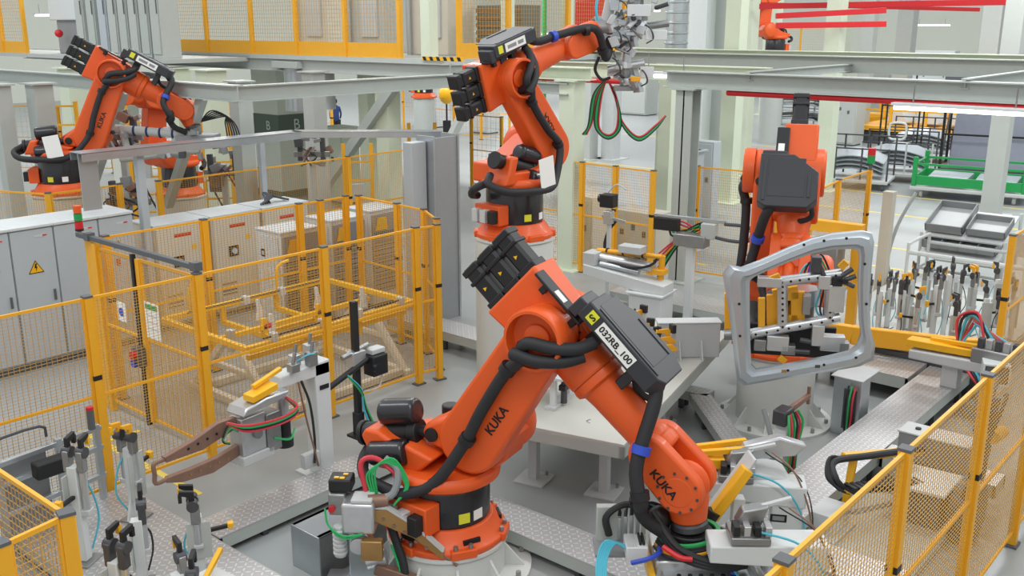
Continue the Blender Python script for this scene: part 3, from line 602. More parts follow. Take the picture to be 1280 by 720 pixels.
MB().prism([(-.28,.74),(-.28,.62),(-.6,.56),(-.95,.60),(-1.12,.66),(-1.1,.71),(-.85,.70),(-.55,.70)],'y',-.03,.03).build('lower_arm','copper',g,.008)
for k in range(5):
    MB().cyl((-.42-.11*k,-.031,.96-.012*k),(-.42-.11*k,-.036,.96-.012*k),.014,n=8).build('arm_hole','ink',g)
    MB().cyl((-.42-.11*k,-.031,.645+.001*k),(-.42-.11*k,-.036,.645+.001*k),.014,n=8).build('arm_hole','brass',g)
MB().tube([(-1.1,0,.89),(-1.22,0,.88),(-1.22,0,.79)],.022,8,4).build('upper_electrode','copper',g); MB().tube([(-1.1,0,.685),(-1.22,0,.69),(-1.22,0,.785)],.022,8,4).build('lower_electrode','copper',g)
MB().prism([(-.30,1.06),(.25,1.10),(.32,1.17),(.0,1.18),(-.25,1.14)],'y',-.16,.12).build('clear_cover','alu',g,.02)
MB().prism([(-.16,1.17),(.16,1.22),(.16,1.29),(-.16,1.24)],'y',-.16,.0).build('yellow_guide','yellow_bright',g,.008); MB().bar((-.06,-.04,1.29),(.34,0,1.36),.05,.04).build('yellow_guide','yellow_bright',g,.006)
for k,(c) in enumerate(('red_wire','green_wire','rubber','red_wire')):
    MB().tube([(.3,-.1,1.08),(.36,-.2,.98-.02*k),(.1,-.24,.95-.02*k),(-.3,-.22,1.0-.02*k),(-.5,-.16,1.08)],.014,6,5).build('cable',c,g)
for k in range(3): MB().tube([(-.3,-.06,.9),(-.42,-.1,.98+.03*k),(-.5,-.08,.88),(-.4,-.05,.8)],.012,6,5).build('wire',('green_wire','copper','rubber')[k],g)
MB().tube([(.1,-.12,.7),(.24,-.2,.66),(.36,-.14,.72)],.012,6,4).build('wire','green_wire',g)
u=thing('part_holder','grey clamp cluster on the end of the white column arm','clamp',(5.85,8.04,1.31))
for k,(x,y) in enumerate(((-.05,-.1),(.08,.05),(.2,-.08),(.3,.08))): MB().b2((x-.05,y-.05,0),(x+.05,y+.05,.09+.03*k)).build('valve_block','alu' if k%2 else 'steel',u,.006); MB().cyl((x,y,.09),(x+.03,y,.2+.03*k),.02).build('clamp_pin','steel',u)
MB().tube([(0,-.1,.1),(.1,-.16,.16),(.25,-.1,.12),(.35,0,.1)],.009,6,4).build('air_line','cyan',u)
# ---------- black sensor pole ----------
t=thing('sensor_pole','thin black post carrying a grey and black camera head, behind the white column','sensor post',(6.8,8.13,.2))
MB().b2((-.035,-.035,0),(.035,.035,1.62)).build('post','black',t,.005); MB().b2((-.1,-.1,0),(.1,.1,.03)).build('foot','black',t); MB().b2((-.05,-.05,.0),(.05,.05,.3)).build('sleeve','black',t,.008)
MB().b2((-.09,-.06,.86),(.1,.07,1.04)).build('clamp_block','alu',t,.01); MB().cyl((-.48,-.05,.72),(.25,-.05,.96),.035).build('boom','black',t); MB().cyl((-.2,0,1.0),(.2,.02,1.06),.03).build('swivel_rod','steel',t)
MB().b2((.12,-.16,.72),(.34,.02,.96)).build('camera_head','black',t,.012); MB().cyl((.16,-.16,.83),(.16,-.21,.83),.06).build('lens','blackgloss',t); MB().b2((.16,-.1,.96),(.36,.04,1.02)).build('head_cover','lightgrey',t,.01)
for k,c in enumerate(('cyan','rubber','green_wire')): MB().tube([(-.2,-.08,.82),(-.02,-.1,.6-.02*k),(.02+.02*k,-.08,.35),(.12+.03*k,-.12,.02)],.012,6,5).build('cable',c,t)
MB().tube([(.3,-.1,.72),(.2,-.14,.58),(.05,-.06,.55)],.01,6,4).build('cable','lightgrey',t)
# ---------- clamp stands ----------
def clamp_stand(label,loc,h,rz,style=0,group='clamp stands at lower left',pad='yellow_bright',post='white',heads=1,arm='black'):
    t=thing('clamp_stand',label,'clamp',loc,rz,group)
    MB().b2((-.12,-.1,0),(.12,.1,.02)).build('base_plate','steel',t,.004)
    MB().b2((-.045,-.045,.02),(.045,.045,h)).build('post',post,t,.008)
    MB().prism([(.045,.02),(.115,.02),(.06,.22),(.045,.3)],'y',-.012,.012).build('gusset',post,t)
    MB().b2((-.11,.045,h*.30),(.09,.06,h*.92)).build('side_plate','grey_paint',t,.004)
    for k in range(heads):
        y=-.05+.13*k-(.03 if heads>1 else 0)
        cl=MB().b2((-.035,y-.03,h-.05),(.045,y+.03,h+.14)).build('clamp_body','steel' if style!=1 else 'dark_steel',t,.01)
        MB().cyl((.02,y-.04,h+.12),(.02,y+.04,h+.12),.05,n=16).build('pivot_disc','dark_steel',cl)
        a=MB(); a.prism([(.0,h+.1),(.05,h+.1),(.045,h+.20),(.12,h+.23),(.12,h+.27),(.0,h+.25)],'y',y-.018,y+.018)
        a.build('clamp_arm',arm,cl,.006)
        MB().b2((.10,y-.018,h+.16),(.13,y+.018,h+.24)).build('pressure_pad',pad if (k+style)%2==0 else 'black',cl,.004)
        MB().cyl((.0,y,h*.55),(.0,y,h-.05),.032,n=14).build('air_cylinder','alu',cl); MB().b2((-.04,y-.04,h*.5),(.04,y+.04,h*.56)).build('cylinder_end','lightgrey',cl,.006)
    if style in(0,2): MB().bar((-.05,0,h*.7),(-.26,-.02,h*.72),.03).build('locating_arm','black',t); MB().b2((-.30,-.045,h*.69),(-.25,.015,h*.78)).build('locating_pad',pad,t,.005)
    MB().tube([(.05,-.05,.1),(.12,-.1,h*.4),(.07,-.1,h*.7),(.03,-.06,h*.85)],.009,6,4).build('air_line','cyan' if style!=1 else 'rubber',t)
    return t
clamp_stand('clamp stand with a yellow topped tall grey cylinder, behind the bottom left fence corner',(3.42,7.9,.2),.92,rad(30),2,heads=2)
clamp_stand('tall white clamp stand with a yellow gripper head, beside the bottom of the yellow post',(4.12,8.28,.2),.74,rad(200),0,heads=2,arm='yellow')
clamp_stand('clamp stand with a black swinging arm, in the middle of the left cluster',(3.55,7.15,.2),.62,rad(60),1)
clamp_stand('white clamp stand with a black arm, nearest the yellow fence corner',(3.08,6.6,.2),.66,rad(20),1,heads=2)
clamp_stand('clamp stand with two black upright clamps, standing apart on the right of the left cluster',(3.98,6.95,.2),.55,rad(150),0,heads=2)
clamp_stand('low clamp stand with a black arm at the bottom edge of the picture',(3.3,6.0,.2),.55,rad(45),1)
clamp_stand('short clamp stand left of the silver box at the bottom',(3.48,6.45,.2),.42,rad(80),2)
for lab,(x,y),rz in (('yellow angular deflector plate at the bottom of the left cluster',(2.95,6.15),.5),('smaller yellow deflector plate behind the fence corner post',(2.75,6.75),.2)):
    t=thing('deflector',lab,'guide plate',(x,y,.2),rz,'yellow deflector plates')
    MB().prism([(-.22,.3),(.16,.3),(.24,.42),(.1,.5),(-.1,.48)],'y',-.1,.12).build('plate','yellow_bright',t,.01); MB().b2((-.04,-.04,0),(.04,.04,.32)).build('post','grey_paint',t,.006)
t=thing('junction_box','silver sheet metal box with a white lid beside the double clamp stand','box',(3.72,6.32,.2),.1)
MB().b2((-.1,-.16,0),(.12,.16,.3)).build('body','galv',t,.008); MB().b2((-.11,-.17,.3),(.13,.17,.315)).build('lid','white',t,.004); MB().bar((-.14,-.05,.36),(.2,.14,.44),.04).build('yellow_lever','yellow_bright',t,.006)
# rail frame behind the fence at the left edge
t=thing('guard_rail','grey aluminium rail frame with a grey panel, left edge behind the fence corner','frame',(2.62,8.72,.0))
for z in(.45,.75,.95): MB().bar((0,0,z),(1.55,.2,z),.05).build('rail','galv',t,.006)
for x in(0,.5,1.1,1.5): MB().b2((x-.03,x*.13-.03,0),(x+.03,x*.13+.03,1.0)).build('post','galv',t,.006)
MB().b2((.55,.2,.1),(1.0,.24,.9)).build('panel','midgrey',t); MB().b2((.78,-.1,.74),(1.1,.04,.9)).build('black_drive','black',t,.02)
MB().tube([(.5,.2,1.0),(.5,.2,1.12),(1.0,.26,1.12),(1.05,.26,1.0)],.014,8,3).build('hoop','dark_steel',t)
MB().cyl((1.42,.1,1.0),(1.42,.1,1.2),.035).build('beacon','darkgrey',t); MB().cyl((1.42,.1,1.2),(1.42,.1,1.23),.036).build('beacon_lens','red',t)
# ---------- white platform table ----------
t=thing('assembly_table','large white topped steel platform table behind the largest robot arm','table',(7.37,4.86,0),rad(14))
TX,TY=4.05,1.85
MB().b2((0,0,.82),(TX,TY,.85)).build('table_top','table_grey',t,.004)
for p,q in (((0,.03),(TX,.03)),((.03,0),(.03,TY)),((0,TY-.03),(TX,TY-.03)),((TX-.03,0),(TX-.03,TY))): MB().bar(V((p[0],p[1],.755)),V((q[0],q[1],.755)),.06,.13).build('edge_beam','frame_paint',t,.006)
for (x,y) in((.55,.40),(.50,1.20),(2.6,.45),(2.6,1.6),(3.7,.5),(3.7,1.6)):
    l=MB().b2((x-.05,y-.05,.02),(x+.05,y+.05,.8)).build('leg','lightgrey',t,.006); MB().b2((x-.17,y-.17,0),(x+.17,y+.17,.025)).build('foot_plate','lightgrey',l,.004)
    MB().cyl((x+.12,y-.1,.02),(x+.12,y-.1,.07),.018,n=6).build('anchor_bolt','steel',l)
for (x,y) in ((.4,.5),(.25,1.5),(1.3,.3),(2.2,1.2)): MB().tube([(x-.05,y,.851),(x-.02,y+.05,.855),(x+.04,y+.03,.852)],.004,5,3).build('cable_mark','midgrey',t)
c=G(822,448,.85)
t=thing('sheet_box','large plain silver sheet metal box on the far end of the white table','box',(c.x,c.y,.852),rad(-47))
MB().b2((0,0,0),(.76,.14,.44)).build('body','sheet',t,.01); MB().b2((-.012,-.012,.44),(.772,.2,.455)).build('lid','white',t,.004)
for x in(.25,.52): MB().prism([(-.14,0),(0,0),(0,.22),(-.03,.22)],'x',x,x+.012).build('stiffener','lightgrey',t)
def toggle(label,loc,h,rz,n=2,post='alu',group='toggle clamps on the white table',pad='yellow'):
    t=thing('toggle_clamp',label,'clamp',loc,rz,group)
    MB().b2((-.07,-.07,0),(.07,.07,.02)).build('base_plate','steel',t); MB().b2((-.035,-.035,.02),(.035,.035,h)).build('post',post,t,.006); MB().cyl((.05,0,.02),(.05,0,h*.8),.02).build('air_cylinder','alu',t)
    for k in range(n):
        z=h-.08*k
        MB().prism([(-.05,z-.03),(.06,z-.05),(.1,z+.0),(.2,z+.01),(.2,z+.05),(.04,z+.05)],'y',-.03+.05*k,.0+.05*k).build('clamp_arm',pad,t,.006)
        MB().cyl((.18,-.015+.05*k,z-.04),(.18,-.015+.05*k,z+.09),.013,n=10).build('locating_pin','black',t)
    MB().b2((-.03,-.05,h),(.02,.05,h+.1)).build('stop','black',t,.005)
    MB().tube([(.05,.03,.05),(.12,.08,h*.4),(.06,.05,h*.75)],.008,6,4).build('air_line','cyan',t)
    return t
toggle('yellow and black toggle clamp in front of the silver sheet box on the table',tuple(G(838,462,.85)),.46,rad(150),3)
toggle('yellow handled clamp with a curved lower arm, left of the silver sheet box',tuple(G(820,452,.85)),.34,rad(220),2)
toggle('black and grey clamp on the far edge of the table behind the black cable box',tuple(G(803,424,.85)),.36,rad(180),1)
toggle('small clamp half hidden beside the black cable box on the table',tuple(G(812,436,.85)),.30,rad(200),1)
t=thing('part_nest','pale tilted plate on a small stand, under the arch of the largest robot arm','fixture',tuple(G(678,497,.852)),rad(14))
MB().prism([(-.35,.36),(.35,.30),(.35,.33),(-.35,.39)],'y',-.38,.38).build('tilted_plate','lightgrey',t,.004)
for (x,y) in((-.2,-.22),(.2,-.22),(0,.25)): MB().b2((x-.03,y-.03,0),(x+.03,y+.03,.34)).build('leg','white',t,.004)
MB().b2((-.3,-.28,0),(.3,-.16,.03)).build('base_plate','lightgrey',t); MB().cyl((-.1,-.3,.03),(-.1,-.3,.26),.035).build('air_cylinder','dark_steel',t); MB().b2((-.16,-.34,.18),(-.04,-.26,.24)).build('clamp_head','black',t,.006); MB().bar((-.1,-.32,.26),(.02,-.30,.3),.03).build('yellow_tip','yellow',t)
# ---------- more steps and rails ----------
def platform_to(label,A,B,w,z=.26):
    A=V((A.x,A.y,0)); B=V((B.x,B.y,0)); d=B-A; p=platform(label,(0,0),(d.length,w),z,.12); p.location=A; p.rotation_euler=(0,0,math.atan2(d.y,d.x)); return p
platform_to('checker plate strip left of the round pedestal plate, slanting down to the right',G(950,575,.26),G(888,492,.26),.26)
platform_to('short checker plate strip from under the table end towards the slanting strip',G(893,488,.26),G(850,478,.26),.24)
platform('checker plate walkway in the middle distance, between steel post and car frame robot',(13.6,6.2),(14.4,9.4),.3,.12)
platform('checker plate step left of the tall pedestal, by the perforated panel',(10.05,8.75),(10.55,11.2),.3,.14)
platform('checker plate step beside the tall white pedestal, in front of the conveyor end',(10.2,7.9),(11.0,8.6),.25,.12)
platform('long steel plate walkway beside the right fence, running to the yellow guard rail',(7.4,3.28),(13.4,3.80),.34,.14)
platform('checker plate cross step at lower right, next to the white box columns',(7.3,2.2),(7.75,3.26),.34,.14)
platform('grey cross beam bridging to the right fence in the floor frame',(9.9,2.1),(10.25,3.26),.34,.14)
platform('grey plate at the far end of the right walkway, under the welding gun',(12.4,3.84),(13.6,5.0),.36,.16)
t=thing('steel_trough','grey sheet metal trough end standing beside the round floor plate','box',(10.9,3.88,0),0)
MB().b2((0,0,.0),(.28,.34,.72)).build('body','galv',t,.006); MB().b2((-.01,-.01,.72),(.55,.38,.735)).build('cover','lightgrey',t,.004); MB().b2((-.02,.05,.1),(.0,.2,.6)).build('cable_slot','dark_steel',t)
for k,c in enumerate(('red_wire','green_wire','rubber')): MB().tube([(-.04,.06+.04*k,.66),(-.1,.06+.04*k,.5),(-.05,.08+.04*k,.2),(-.1,.1,.0)],.012,6,4).build('cable',c,t)
t=thing('rail_end','grey steel rail end with two dark slots, right of the silver sheet box','rail',(11.6,5.0,0),0)
MB().b2((0,0,.55),(1.0,.9,.6)).build('top_plate','frame_paint',t,.006)
for z in(.3,.42): MB().b2((.02,.04,z),(.98,.86,z+.06)).build('rail','galv',t,.004)
for x in(.05,.9): MB().b2((x,.1,0),(x+.06,.2,.55)).build('leg','frame_paint',t)
# ---------- car body side frame held by the robot ----------
def ring_on_plane(o,nrm,pts):
    out=[]
    for px,py in pts:
        r=ray(px,py); out.append(CP+r*((o-CP).dot(nrm)/r.dot(nrm)))
    return out
O=[(903,342),(911,331),(926,335),(950,326),(985,310),(1015,298),(1040,292),(1078,289),(1090,292),(1093,303),(1090,330),(1087,370),(1088,410),(1094,432),(1092,450),(1075,458),(1040,464),(1000,470),(960,477),(930,482),(921,476),(917,440),(911,390)]
I=[(937,354),(938,350),(943,346),(960,338),(990,326),(1018,316),(1040,312),(1066,311),(1073,314),(1074,325),(1073,342),(1073,370),(1074,400),(1076,418),(1071,432),(1060,440),(1035,446),(1000,453),(965,459),(945,462),(939,456),(938,430),(937,390)]
FO=D(1000,385,9.7); FN=(V((FWD.x,FWD.y,0))+RGT*.22).normalized()
ob=V((FO.x,FO.y,FO.z))
t=thing('car_body_frame','silver stamped car body side frame with a large door opening, held by the robot','car part',ob,0)
o=[p-ob for p in ring_on_plane(FO,FN,O)]; i=[p-ob for p in ring_on_plane(FO,FN,I)]
n=len(o); mb=MB(); L=[]
for k in range(n):
    a=o[k];b=i[k]
    L.append([a+FN*.05,a,a.lerp(b,.12)-FN*.01,a.lerp(b,.28)-FN*.055,a.lerp(b,.66)-FN*.06,a.lerp(b,.84)-FN*.01,b-FN*.005,b+FN*.05,a.lerp(b,.66)+FN*.02,a.lerp(b,.3)+FN*.02])
m=len(L[0]); vs=[p for row in L for p in row]; fs=[]
for k in range(n):
    for j in range(m): fs.append((k*m+j,((k+1)%n)*m+j,((k+1)%n)*m+(j+1)%m,k*m+(j+1)%m))
mb.add(vs,fs); mb.build('side_panel','body_steel',t,0)
cxs=[(1005,306),(1030,301),(1058,298),(1081,330),(1083,380),(1070,447),(1030,456),(985,463),(925,420),(924,380)]
for p in ring_on_plane(FO-FN*.062,FN,cxs): q=p-ob; MB().cyl(q,q+FN*-.004,.014,n=10).build('panel_hole','ink',t)
for px,py in ((980,464),(1022,458)): 
    p=ring_on_plane(FO-FN*.062,FN,[(px,py)])[0]-ob; MB().box(p,(.05,.006,.03),frame(RGT)).build('panel_slot','brass' if px<1000 else 'dark_steel',t)
# gripper between robot and frame
go=D(1000,385,10.0); EX=(Z.cross(FN)*-1).normalized(); 
if EX.dot(RGT)<0: EX=-EX
def gp(px,py,dep=0.): return ring_on_plane(go+FN*dep,FN,[(px,py)])[0]-go
t=thing('frame_gripper','perforated tube gripper with yellow box and grey clamps inside the silver car frame','gripper',go,0)
def gtube(a,b,r,dep=0,m='alu',n='tube'): return MB().cyl(gp(*a,dep),gp(*b,dep),r,n=14).build(n,m,t)
for a,b in (((935,418),(1050,397)),((958,354),(1052,342)),((1037,343),(1037,400)),((978,352),(978,412))):
    tb=gtube(a,b,.055)
    for k in range(8):
        u=(k+.7)/8.4; p=gp(a[0]+(b[0]-a[0])*u,a[1]+(b[1]-a[1])*u)-FN*.052; MB().cyl(p,p-FN*.006,.013,n=8).build('bolt_hole','ink',tb)
R_=M(((EX.x,FN.x,0),(EX.y,FN.y,0),(0,0,1)))
def gbox(px,py,sx,sz,sy=.12,dep=0.,m='alu',n='clamp_block',bv=.008): return MB().box(gp(px,py,dep),(sx,sy,sz),R_).build(n,m,t,bv)
for a,b in (((966,370),(998,365)),((966,404),(998,400)),((967,368),(967,406)),((997,364),(997,402))): MB().bar(gp(*a,.12),gp(*b,.12),.14,.07,FN).build('yellow_box_frame','yellow',t,.006)
gbox(982,386,.24,.30,.03,.2,'yellow','yellow_box_back'); gbox(978,386,.05,.30,.06,.1,'alu','spacer')
for (px,py,sx,sz,m) in ((972,428,.22,.16,'alu'),(985,436,.14,.10,'steel'),(1040,428,.24,.16,'alu'),(1054,436,.10,.16,'steel'),(1022,418,.12,.22,'alu'),(1030,352,.12,.14,'alu'),(1046,352,.1,.12,'black'),(950,430,.12,.12,'steel'),(962,352,.24,.10,'alu'),(1020,330,.10,.16,'dark_steel'),(1052,350,.12,.05,'black'),(1045,372,.16,.28,'alu'),(1008,380,.08,.2,'steel')): gbox(px,py,sx,sz,.12,-.02,m,'clamp_unit')
for (a,b) in (((985,438),(1012,440)),((1000,425),(1030,430)),((1052,345),(1066,336)),((1052,352),(1068,358)),((1056,350),(1070,345)),((1022,325),(1030,345))): MB().cyl(gp(*a,-.05),gp(*b,-.05),.025,n=10).build('clamp_rod','dark_steel',t)
for a,b in (((974,446),(982,452)),((962,350),(975,345)),((1050,335),(1058,327)),((1060,352),(1052,362))): MB().bar(gp(*a,-.04),gp(*b,-.04),.07,.05,FN).build('yellow_pad','yellow',t,.005)
MB().bar(gp(911,366,.05),gp(911,412,.05),.09,.06,FN).build('yellow_bar','yellow',t,.006); MB().bar(gp(952,372,.05),gp(952,412,.05),.07,.05,FN).build('yellow_bar','yellow',t,.006)
MB().cyl(gp(905,418,.0),gp(940,418,.0),.06).build('end_cylinder','steel',t)
MB().box(gp(985,425,.18),(.95,.06,.34),R_).build('back_plate','black',t,.01); MB().bar(gp(960,372,.3),gp(985,385,.2),.22,.22).build('adapter','dark_steel',t,.02)
for k in range(5): MB().tube([gp(995+6*k,352,.1),gp(1010+4*k,330-3*k,.14),gp(1028+3*k,350,.12),gp(1020+5*k,385,.14),gp(1030,400,.1)],.011,6,5).build('air_line',('cyan','rubber','blue','green_wire','rubber')[k],t)
MB().cyl(gp(1005,360,.3),gp(1005,380,.3),.16).build('round_valve','galv',t)
# gun beside the car frame pedestal with coppery arm
t=thing('welding_gun','coppery arm welding gun with green and red hoses below the car frame','welding gun',tuple(G(972,606)[:2])+(0,),0,'stationary welding guns'); t.scale=(.85,.85,.95)
MB().b2((-.14,-.1,0),(.14,.1,.03)).build('base_plate','white',t); MB().prism([(-.12,.03),(.12,.03),(.07,.75),(-.05,.75)],'y',-.08,.08).build('white_column','white',t,.01)
MB().b2((-.12,-.09,.75),(.14,.09,.93)).build('gun_body','dark_steel',t,.02); MB().prism([(.1,.82),(.75,.86),(.75,.91),(.1,.90)],'y',-.03,.03).build('upper_arm','copper',t,.008); MB().b2((.72,-.02,.78),(.76,.02,1.0)).build('electrode','copper',t,.006)
for k,c in enumerate(('green_wire','red_wire','green','rubber','red_wire','green_wire')): MB().tube([(-.1+.05*k,-.12,.9),(-.2+.08*k,-.18,.75),(-.12+.05*k,-.16,.45),(-.15+.06*k,-.14,.05)],.016,7,5).build('hose',c,t)
MB().tube([(-.35,.1,1.0),(-.4,-.05,.7),(-.38,-.1,.3),(-.2,-.12,.1)],.03,8,5).build('conduit','midgrey',t)
# ---------- station behind the table: arm with yellow tubes ----------
t=thing('welding_station','white box pedestal with a long white top arm carrying yellow tubes, behind the table','stand',(13.0,8.15,-.0),rad(98)); t.scale=(1,1,.80)
MB().b2((-.28,-.25,0),(.28,.25,.78)).build('pedestal','white',t,.01); MB().b2((-.32,-.3,.78),(.32,.3,.82)).build('top_plate','white',t,.006)
MB().prism([(-.3,.82),(-.3,1.0),(1.15,1.22),(1.15,1.02),(.2,.82)],'y',-.2,.2).build('top_arm','white',t,.01)
MB().b2((.95,-.16,1.2),(1.18,.16,1.46)).build('end_block','lightgrey',t,.01)
MB().cyl((0,-.05,1.28),(.95,-.05,1.34),.10).build('silver_cylinder','alu',t); MB().cyl((.2,.05,1.18),(.9,.05,1.24),.06).build('silver_rod','galv',t)
MB().cyl((-.12,-.12,1.5),(1.05,-.12,1.46),.05).build('yellow_tube','yellow',t); MB().cyl((-.12,-.12,1.52),(-.1,-.12,1.0),.05).build('yellow_tube','yellow',t); MB().b2((-.2,-.2,1.15),(.1,.0,1.25)).build('yellow_bracket','yellow',t,.008)
for x in(.2,.55,.85): MB().cyl((x,-.12,1.48),(x+.03,-.12,1.48),.056).build('tube_clip','black',t)
MB().b2((.15,-.1,1.55),(.55,.14,1.70)).build('cover_box','lightgrey',t,.01)
MB().tube([(.9,0,1.3),(.3,.1,1.26),(0,.05,1.36),(-.1,.05,1.5)],.025,7,5).build('cable','rubber',t)
t=thing('sensor_pole','grey post with a black camera and a curved black hose, left of the yellow tubes','sensor post',(13.5,9.35,0),rad(98)); t.scale=(.8,.8,.74)
MB().b2((-.04,-.04,0),(.04,.04,2.15)).build('post','lightgrey',t,.005); MB().b2((-.12,-.12,0),(.12,.12,.03)).build('foot','lightgrey',t); MB().b2((-.08,-.08,2.05),(.1,.1,2.35)).build('head_block','alu',t,.01)
MB().b2((-.1,-.2,2.42),(.22,.06,2.72)).build('camera_head','black',t,.015); MB().cyl((.16,-.1,2.6),(.30,-.1,2.6),.1).build('lens','blackgloss',t); MB().bar((-.35,-.05,2.12),(.2,-.05,2.2),.06).build('boom','galv',t,.006)
MB().tube([(.1,-.1,2.75),(-.1,-.1,2.95),(-.35,-.08,2.85)],.018,6,5).build('cable','lightgrey',t); MB().tube([(-.1,-.1,2.1),(.1,-.14,1.8),(.15,-.14,1.4),(-.2,-.1,1.25),(-.7,-.05,1.3)],.035,8,5).build('hose','rubber',t)
t=thing('welding_gun','stationary welding gun with tangled red and yellow cables, in front of the steel post','welding gun',(13.5,7.75,0),rad(98),'stationary welding guns'); t.scale=(.9,.9,.80)
MB().b2((-.07,-.07,0),(.07,.07,1.75)).build('post','white',t,.006); MB().b2((-.2,-.2,0),(.2,.2,.03)).build('foot','white',t)
MB().b2((-.3,-.14,1.7),(.3,.14,1.95)).build('gun_body','steel',t,.02); MB().b2((.28,-.16,1.95),(.75,.0,2.2)).build('valve_block','black',t,.01); MB().bar((.75,-.05,2.25),(-.6,-.05,2.25),.06).build('top_bar','galv',t,.006)
MB().tube([(-.3,0,1.95),(-.75,0,1.9),(-1.05,0,1.95),(-1.05,0,2.2),(-.6,0,2.22)],.035,8,5).build('gun_arm','dark_steel',t); MB().b2((-.45,-.1,1.9),(-.2,.1,2.2)).build('transformer','grey_paint',t,.01)
for k,c in enumerate(('red_wire','red_wire','yellow','rubber','green_wire','rubber')): MB().tube([(.5,-.18,2.15),(.2+.05*k,-.22,2.1-.06*k),(-.1,-.2,1.9+.05*k),(.35,-.22,1.75-.03*k),(.7,-.18,1.4-.1*k)],.02,6,5).build('cable',c,t)
t=thing('ladder_stand','grey slotted frame with cross bars behind the hose of the car frame robot','frame',(14.6,6.75,0),rad(98))
for x in(0,.6): MB().b2((x-.03,-.03,0),(x+.03,.03,1.55)).build('post','dark_steel',t,.004)
for z in(.45,.8,1.1,1.35,1.5): MB().bar((0,0,z),(.6,0,z),.05,.03).build('cross_bar','steel',t,.004)
MB().b2((.12,-.12,.85),(.5,.0,1.2)).build('grey_box','lightgrey',t,.008); MB().b2((.02,-.14,1.2),(.2,.0,1.36)).build('black_drive','black',t,.01)
# yellow portal next to the car frame robot
t=thing('yellow_portal','thick yellow rectangular portal with machine parts inside, right of the front facing robot','gate',(14.2,6.15,0),rad(93)); 
MB().b2((-.05,-.05,0),(.08,.08,1.75)).build('post','yellow',t,.006); MB().b2((-.88,-.05,0),(-.74,.08,1.75)).build('post','yellow',t,.006); MB().b2((-.88,-.06,1.75),(.08,.09,1.92)).build('lintel','yellow',t,.006); MB().b2((.25,-.05,0),(.36,.08,2.1)).build('post','yellow',t,.006); MB().b2((.42,-.05,0),(.5,.08,2.0)).build('post','yellow',t,.006)
MB().b2((-.72,.1,1.62),(-.06,.4,1.68)).build('inner_shelf','lightgrey',t); MB().b2((-.65,.05,1.0),(-.15,.4,1.6)).build('machine_block','steel',t,.02); MB().cyl((-.2,.0,1.5),(-.2,.2,1.5),.1).build('blue_cap','blue',t)
for k in range(4): MB().b2((-.6+.13*k,-.02,1.05+.05*k),(-.52+.13*k,.06,1.3+.05*k)).build('valve','alu' if k%2 else 'dark_steel',t,.005)
t=thing('signal_tower','small signal tower, white with red and green lenses, on top of the far yellow fence','signal light',(17.99,6.65,2.215))
MB().cyl((0,0,0),(0,0,.1),.03).build('stem','darkgrey',t); MB().cyl((0,0,.1),(0,0,.25),.07).build('lens','green',t); MB().cyl((0,0,.25),(0,0,.38),.07).build('lens','red',t)
t=thing('beige_post','slim beige square post standing alone right of the car frame','post',tuple(G(1099,372)[:2])+(0,)); MB().b2((-.09,-.09,0),(.09,.09,1.95)).build('shaft','beige',t,.006); MB().b2((-.16,-.16,0),(.16,.16,.03)).build('foot','beige',t)
# ---------- clamp stands on the right ----------
t=thing('fixture_base','long pale steel base plate carrying the right hand clamp stands','fixture',(13.6,3.2,0),0)
MB().b2((0,0,.30),(3.8,2.6,.36)).build('top_plate','grey_paint',t,.006)
for x in(.1,1.8,3.6):
    for y in(.1,2.4): MB().b2((x,y,0),(x+.12,y+.12,.3)).build('leg','frame_paint',t)
MB().b2((0,-.02,.18),(3.8,.0,.34)).build('edge_beam','frame_paint',t); MB().b2((-.02,0,.18),(.0,2.6,.34)).build('edge_beam','frame_paint',t)
CS=[((1095,425),.95,'slim clamp stand nearest the beige post, with a yellow spring'),((1122,432),1.05,'clamp stand with a tall yellow finger and black tip'),((1140,438),.88,'white clamp stand with a yellow jaw beside the tall yellow finger'),((1163,432),1.15,'tall white clamp stand in the middle of the right group'),((1178,420),1.2,'tall clamp stand with a grey head, just right of the group middle'),((1210,418),1.0,'clamp stand with a curved yellow and black head'),((1226,432),.9,'clamp stand with crossed yellow and black arms'),((1246,436),.8,'white clamp stand with two small black hooks'),((1262,425),.85,'clamp stand with a long black lever at the right edge'),((1152,400),.9,'rear clamp stand in the second row of the right group'),((1195,398),.8,'low clamp stand in the rear row near the grey trays'),((1108,410),.8,'short rear clamp stand between the beige post and the yellow finger'),((1133,412),1.0,'tall rear clamp stand behind the yellow jaw'),((1190,440),.75,'low front clamp stand right of the tall grey headed one'),((1240,408),.95,'rear clamp stand below the white trolley, second from the right edge'),((1080,412),.8,'clamp stand half hidden by the right edge of the silver car frame')]
for k,((px,py),h,lab) in enumerate(CS):
    p=G(px,py,.36); clamp_stand(lab,(p.x,p.y,.36),h*.78,rad(200+47*k),k%3,'clamp stands of the right fixture',heads=1+(k%2),arm='yellow' if k in(0,1,2,5) else 'dark_steel').scale=(.72,.72,1)
t=thing('guard_rail','thick bent yellow guard rail in front of the right clamp stands','guard',(13.0,4.0,0),0)
P=[V((-.6,2.0,.78)),V((-.3,1.35,.66)),V((.0,.85,.60)),V((.35,-.55,.62)),V((.5,-1.0,.66))]
for a,b in zip(P,P[1:]): MB().bar(a,b,.12,.26).build('beam_section','yellow',t,.015)
for p in(P[1],P[3]): MB().b2((p.x-.05,p.y-.05,0),(p.x+.05,p.y+.05,.5)).build('support','dark_steel',t)
MB().b2((.15,-.8,.05),(.5,.6,.45)).build('dark_housing','dark_steel',t,.02); MB().cyl((-.25,.95,.3),(-.05,.95,.3),.14).build('drive_wheel','black',t)
t=thing('welding_gun','welding gun with yellow guide tongue and coiled hoses, at the right walkway end','welding gun',(12.55,3.35,.34),rad(-92),'stationary welding guns')
